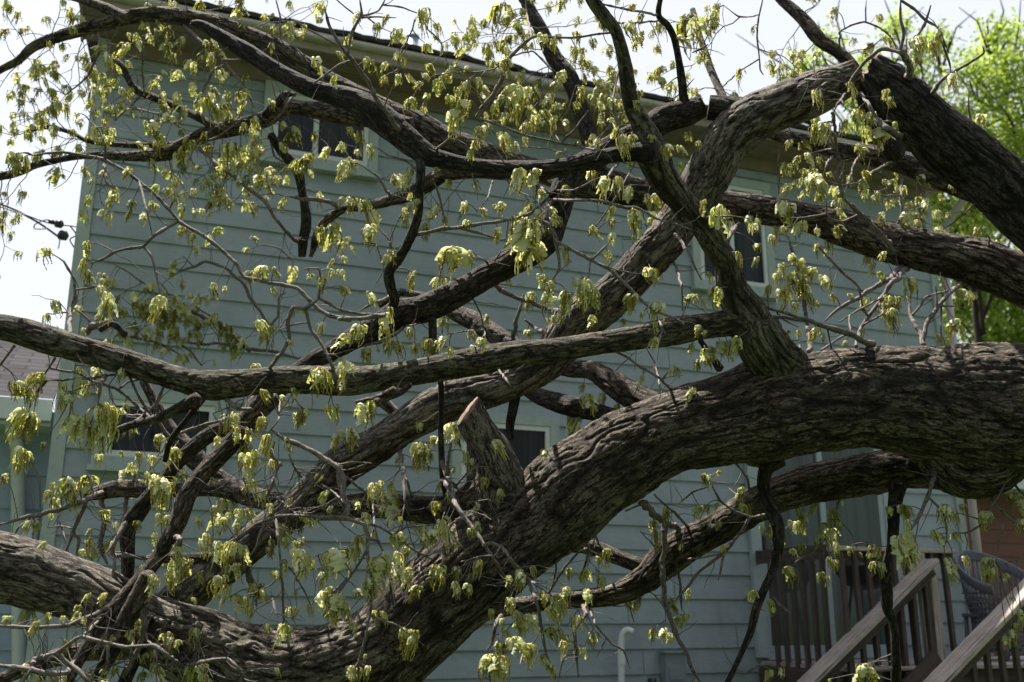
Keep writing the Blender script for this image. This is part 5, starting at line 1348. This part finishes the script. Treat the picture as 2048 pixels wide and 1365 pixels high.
# ---------------------------------------------------------------- link the parts of the oak
def pivot(o, p):
    """move the object origin of a mesh part onto point p without moving its shape (mesh in world coordinates)"""
    return o
treeW = np.array(tree.location)
thin_sorted = sorted([r for r in LIMBS if r['thin']], key=lambda r: -r['size'])
single = set(id(r) for r in thin_sorted[:90])
rest = []
for r in LIMBS:
    if (not r['thin']) or id(r) in single: realize(r)
    else: rest.append(r)
def merge_records(recs):
    Vs, Qs, Ts, mi, bk, fu = [], [], [], [], [], []; n = 0; mq = []; mt = []
    for r in recs:
        V, Q, T, m_, b_, f_ = r['data']; Vs.append(V); Qs.append(Q + n); Ts.append(T + n); bk.append(b_); fu.append(f_); mq += m_[:len(Q)]; mt += m_[len(Q):]; n += len(V)
    return np.vstack(Vs), np.vstack(Qs), np.vstack(Ts), mq + mt, np.vstack(bk), np.concatenate(fu)
V, Q, T, mi, bk, fu = merge_records(rest)
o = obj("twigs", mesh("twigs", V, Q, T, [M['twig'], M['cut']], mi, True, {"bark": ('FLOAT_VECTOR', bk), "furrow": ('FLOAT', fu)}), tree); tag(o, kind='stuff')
# finest twigs
Vs = []; Qs = []; bk = []; n = 0; ns = 5
for pts, r0, r1 in fine_tw:
    m_ = len(pts); N, B = ring_frames(pts); r = np.linspace(r0, r1, m_); a = np.linspace(0, 2 * math.pi, ns, endpoint=False)
    r = r * (1 + .25 * (NR.random(m_) - .5))
    ring = pts[:, None] + N[:, None] * (r[:, None] * np.cos(a))[..., None] + B[:, None] * (r[:, None] * np.sin(a))[..., None]
    Vs.append(ring.reshape(-1, 3)); s_ = np.linspace(0, .1 * m_, m_) + n
    bk.append(np.stack([r[:, None] * np.cos(a), r[:, None] * np.sin(a), np.repeat(s_[:, None], ns, 1)], -1).reshape(-1, 3))
    ii = np.arange(m_ - 1)[:, None] * ns; kk = np.arange(ns)[None]; k2 = (kk + 1) % ns
    Qs.append(np.stack([ii + kk, ii + k2, ii + ns + k2, ii + ns + kk], -1).reshape(-1, 4) + n); n += m_ * ns
V = np.vstack(Vs)
o = obj("leaf_stalks", mesh("leaf_stalks", V, np.vstack(Qs), None, [M['twig']], None, True, {"bark": ('FLOAT_VECTOR', np.vstack(bk)), "furrow": ('FLOAT', np.ones(len(V)))}), tree); tag(o, kind='stuff')

rs = random.Random(5); nind = 0; acc = {'V': [], 'Q': [], 'm': [], 't': []}; nv = 0
for p, H, own, d, h in place:
    far = d > 5.0
    if far: pr, key = (lambda i: (FARP[i], ('f', i)))(rs.randrange(len(FARP)))
    elif rs.random() < (.3 if p[0] < .8 else .6 if p[2] < 2.2 else .35): pr, key = (lambda i: (LEAFP[i], ('l', i)))(rs.randrange(len(LEAFP)))
    else: pr, key = (lambda i: (NEARP[i], ('n', i)))(rs.randrange(len(NEARP)))
    rz = rs.uniform(0, 6.28); wx = rs.uniform(.8, 1.25) * (1.2 if h < 22 else 1); ti = (rs.gauss(0, .2), rs.gauss(0, .2))
    H = H * rs.uniform(.95, 1.4); wx *= rs.uniform(1.0, 1.45)
    if nind < 95 and own < len(LIMBS):
        host = LIMBS[own]['obj'] or tree
        if LIMBS[own]['parent'] is broken: host = LIMBS[own]['obj']
        q = bpy.data.objects.new("leaf_cluster", proto_mesh(key, pr)); link(q, host)
        base = Vector((0, 0, 0)); hh = host
        while hh is not None: base += hh.location; hh = hh.parent
        q.location = Vector(p) - base; q.rotation_euler = (ti[0], ti[1], rz); q.scale = (H * wx, H * wx, H); nind += 1
    else:
        c, s = math.cos(rz), math.sin(rz); v = pr[0] * np.array([H * wx, H * wx, H]); v = np.column_stack([v[:, 0] * c - v[:, 1] * s, v[:, 0] * s + v[:, 1] * c, v[:, 2]])
        v[:, 0] += v[:, 2] * ti[0]; v[:, 1] += v[:, 2] * ti[1]
        acc['V'].append(v + p); acc['Q'].append(pr[1] + nv); acc['m'].append(pr[2]); acc['t'].append(np.clip(pr[3] + rs.uniform(-.25, .2), 0, 1)); nv += len(v)
o = obj("foliage", mesh("foliage", np.vstack(acc['V']), np.vstack(acc['Q']), None, [M['leaf'], M['catkin']], np.concatenate(acc['m']), True, {"tone": ('FLOAT', np.concatenate(acc['t']))}), tree)
tag(o, kind='stuff')
print("clusters", len(place), "fine", len(fine_tw), "limbs", len(LIMBS))

# ---------------------------------------------------------------- green trees beyond the house
def far_tree(name, label, x, y0, d, blobs, nleaf, seed, leaf=.085, mat='maple'):
    """blobs: (px x, px y, radius px, depth offset); limbs rise from the trunk into each clump of leaves"""
    rr = np.random.default_rng(seed); base = P(x, y0, d); base[2] = 0
    t = empty(name, tuple(base)); tag(t, label, "tree", "bright green trees beyond the house")
    mb = MB(); tops = [P(bx, by, d + bd) for bx, by, br, bd in blobs]
    cx = np.mean([q[0] for q in tops]); top = base + np.array([0, 0, max(q[2] for q in tops) * .8])
    tp = catmull(np.array([base, base + [.1, .1, top[2] * .3], base + [-.1, .2, top[2] * .6], top]), 5); mb.tube(tp, np.linspace(.20, .05, len(tp)), 10)
    for q in tops:
        z = min(q[2] * .8, top[2] * .85); st_ = base + np.array([0, .1, z]); mb.tube(catmull(np.array([st_, (st_ + q) / 2 + rr.normal(0, .3, 3), q]), 5), np.linspace(.06, .015, 11), 6)
        for k in range(7):
            e = q + rr.normal(0, .6, 3); mb.tube([(st_ + q) / 2 * .3 + q * .7, (q + e) / 2 + rr.normal(0, .08, 3), e], [.03, .02, .008], 5)
    mb.build("trunk", M['trunk_far'], t, True)
    tot = sum(b[2] ** 2 for b in blobs); C = []
    for (bx, by, br, bd), q in zip(blobs, tops):
        n = int(nleaf * br ** 2 / tot); R = br / F * d
        k = max(10, n // 34); dirs = rr.normal(0, 1, (k, 3)); dirs /= np.linalg.norm(dirs, axis=1)[:, None]
        cl = q + dirs * (rr.random(k) ** .45)[:, None] * R * np.array([1, .9, 1.0])
        C.append(np.repeat(cl, 34, 0)[:n] + rr.normal(0, .16, (min(n, k * 34), 3)) * np.array([1, 1, .9]))
    C = np.vstack(C); n = len(C)
    u = rr.normal(0, 1, (n, 3)); u /= np.linalg.norm(u, axis=1)[:, None]; v = np.cross(u, rr.normal(0, 1, (n, 3))); v /= np.linalg.norm(v, axis=1)[:, None]
    s = leaf * rr.uniform(.6, 1.3, n)[:, None]
    V = np.stack([C - u * s * .5, C + v * s * .32 + u * s * .05, C + u * s * .55, C - v * s * .32 + u * s * .05], 1).reshape(-1, 3)
    Q = np.arange(4 * n).reshape(-1, 4); tn = np.repeat(rr.random(n), 4)
    obj("crown", mesh("crown", V, Q, None, [M[mat]], None, False, {"tone": ('FLOAT', tn)}), t)
far_tree("green_tree", "tall bright green tree rising above the right end of the house roof", 2000, 900, 24,
         [(1960, 160, 70, 0), (2030, 120, 80, .5), (1900, 260, 70, 0), (1990, 290, 100, .6), (2080, 230, 110, 0), (1940, 400, 80, 0), (2030, 430, 100, 0), (1840, 170, 50, 1), (1760, 130, 45, 1.5), (1800, 270, 60, 1), (1700, 180, 40, 1.5), (1630, 160, 35, 1.5), (1870, 90, 45, 1), (2120, 350, 120, 0), (1730, 230, 50, 1.5), (1990, 60, 35, .5), (1900, 480, 55, .3), (1590, 220, 34, 1.5), (1660, 90, 30, 1.5), (1790, 60, 36, 1.5), (1720, 290, 40, 1), (1850, 330, 50, .5), (1600, 130, 26, 1.5), (1880, 400, 45, .3)], 30000, 3, .11)
far_tree("green_tree", "lower bright green tree filling the gap between the trunk and the house corner", 1940, 900, 27,
         [(1920, 600, 70, 0), (1990, 620, 80, 0), (2050, 570, 90, 0), (1900, 680, 60, 0), (1980, 700, 70, 0), (2060, 690, 90, 0), (1930, 520, 60, 0), (2100, 640, 90, 0), (1880, 560, 40, 0)], 13000, 8, .14)
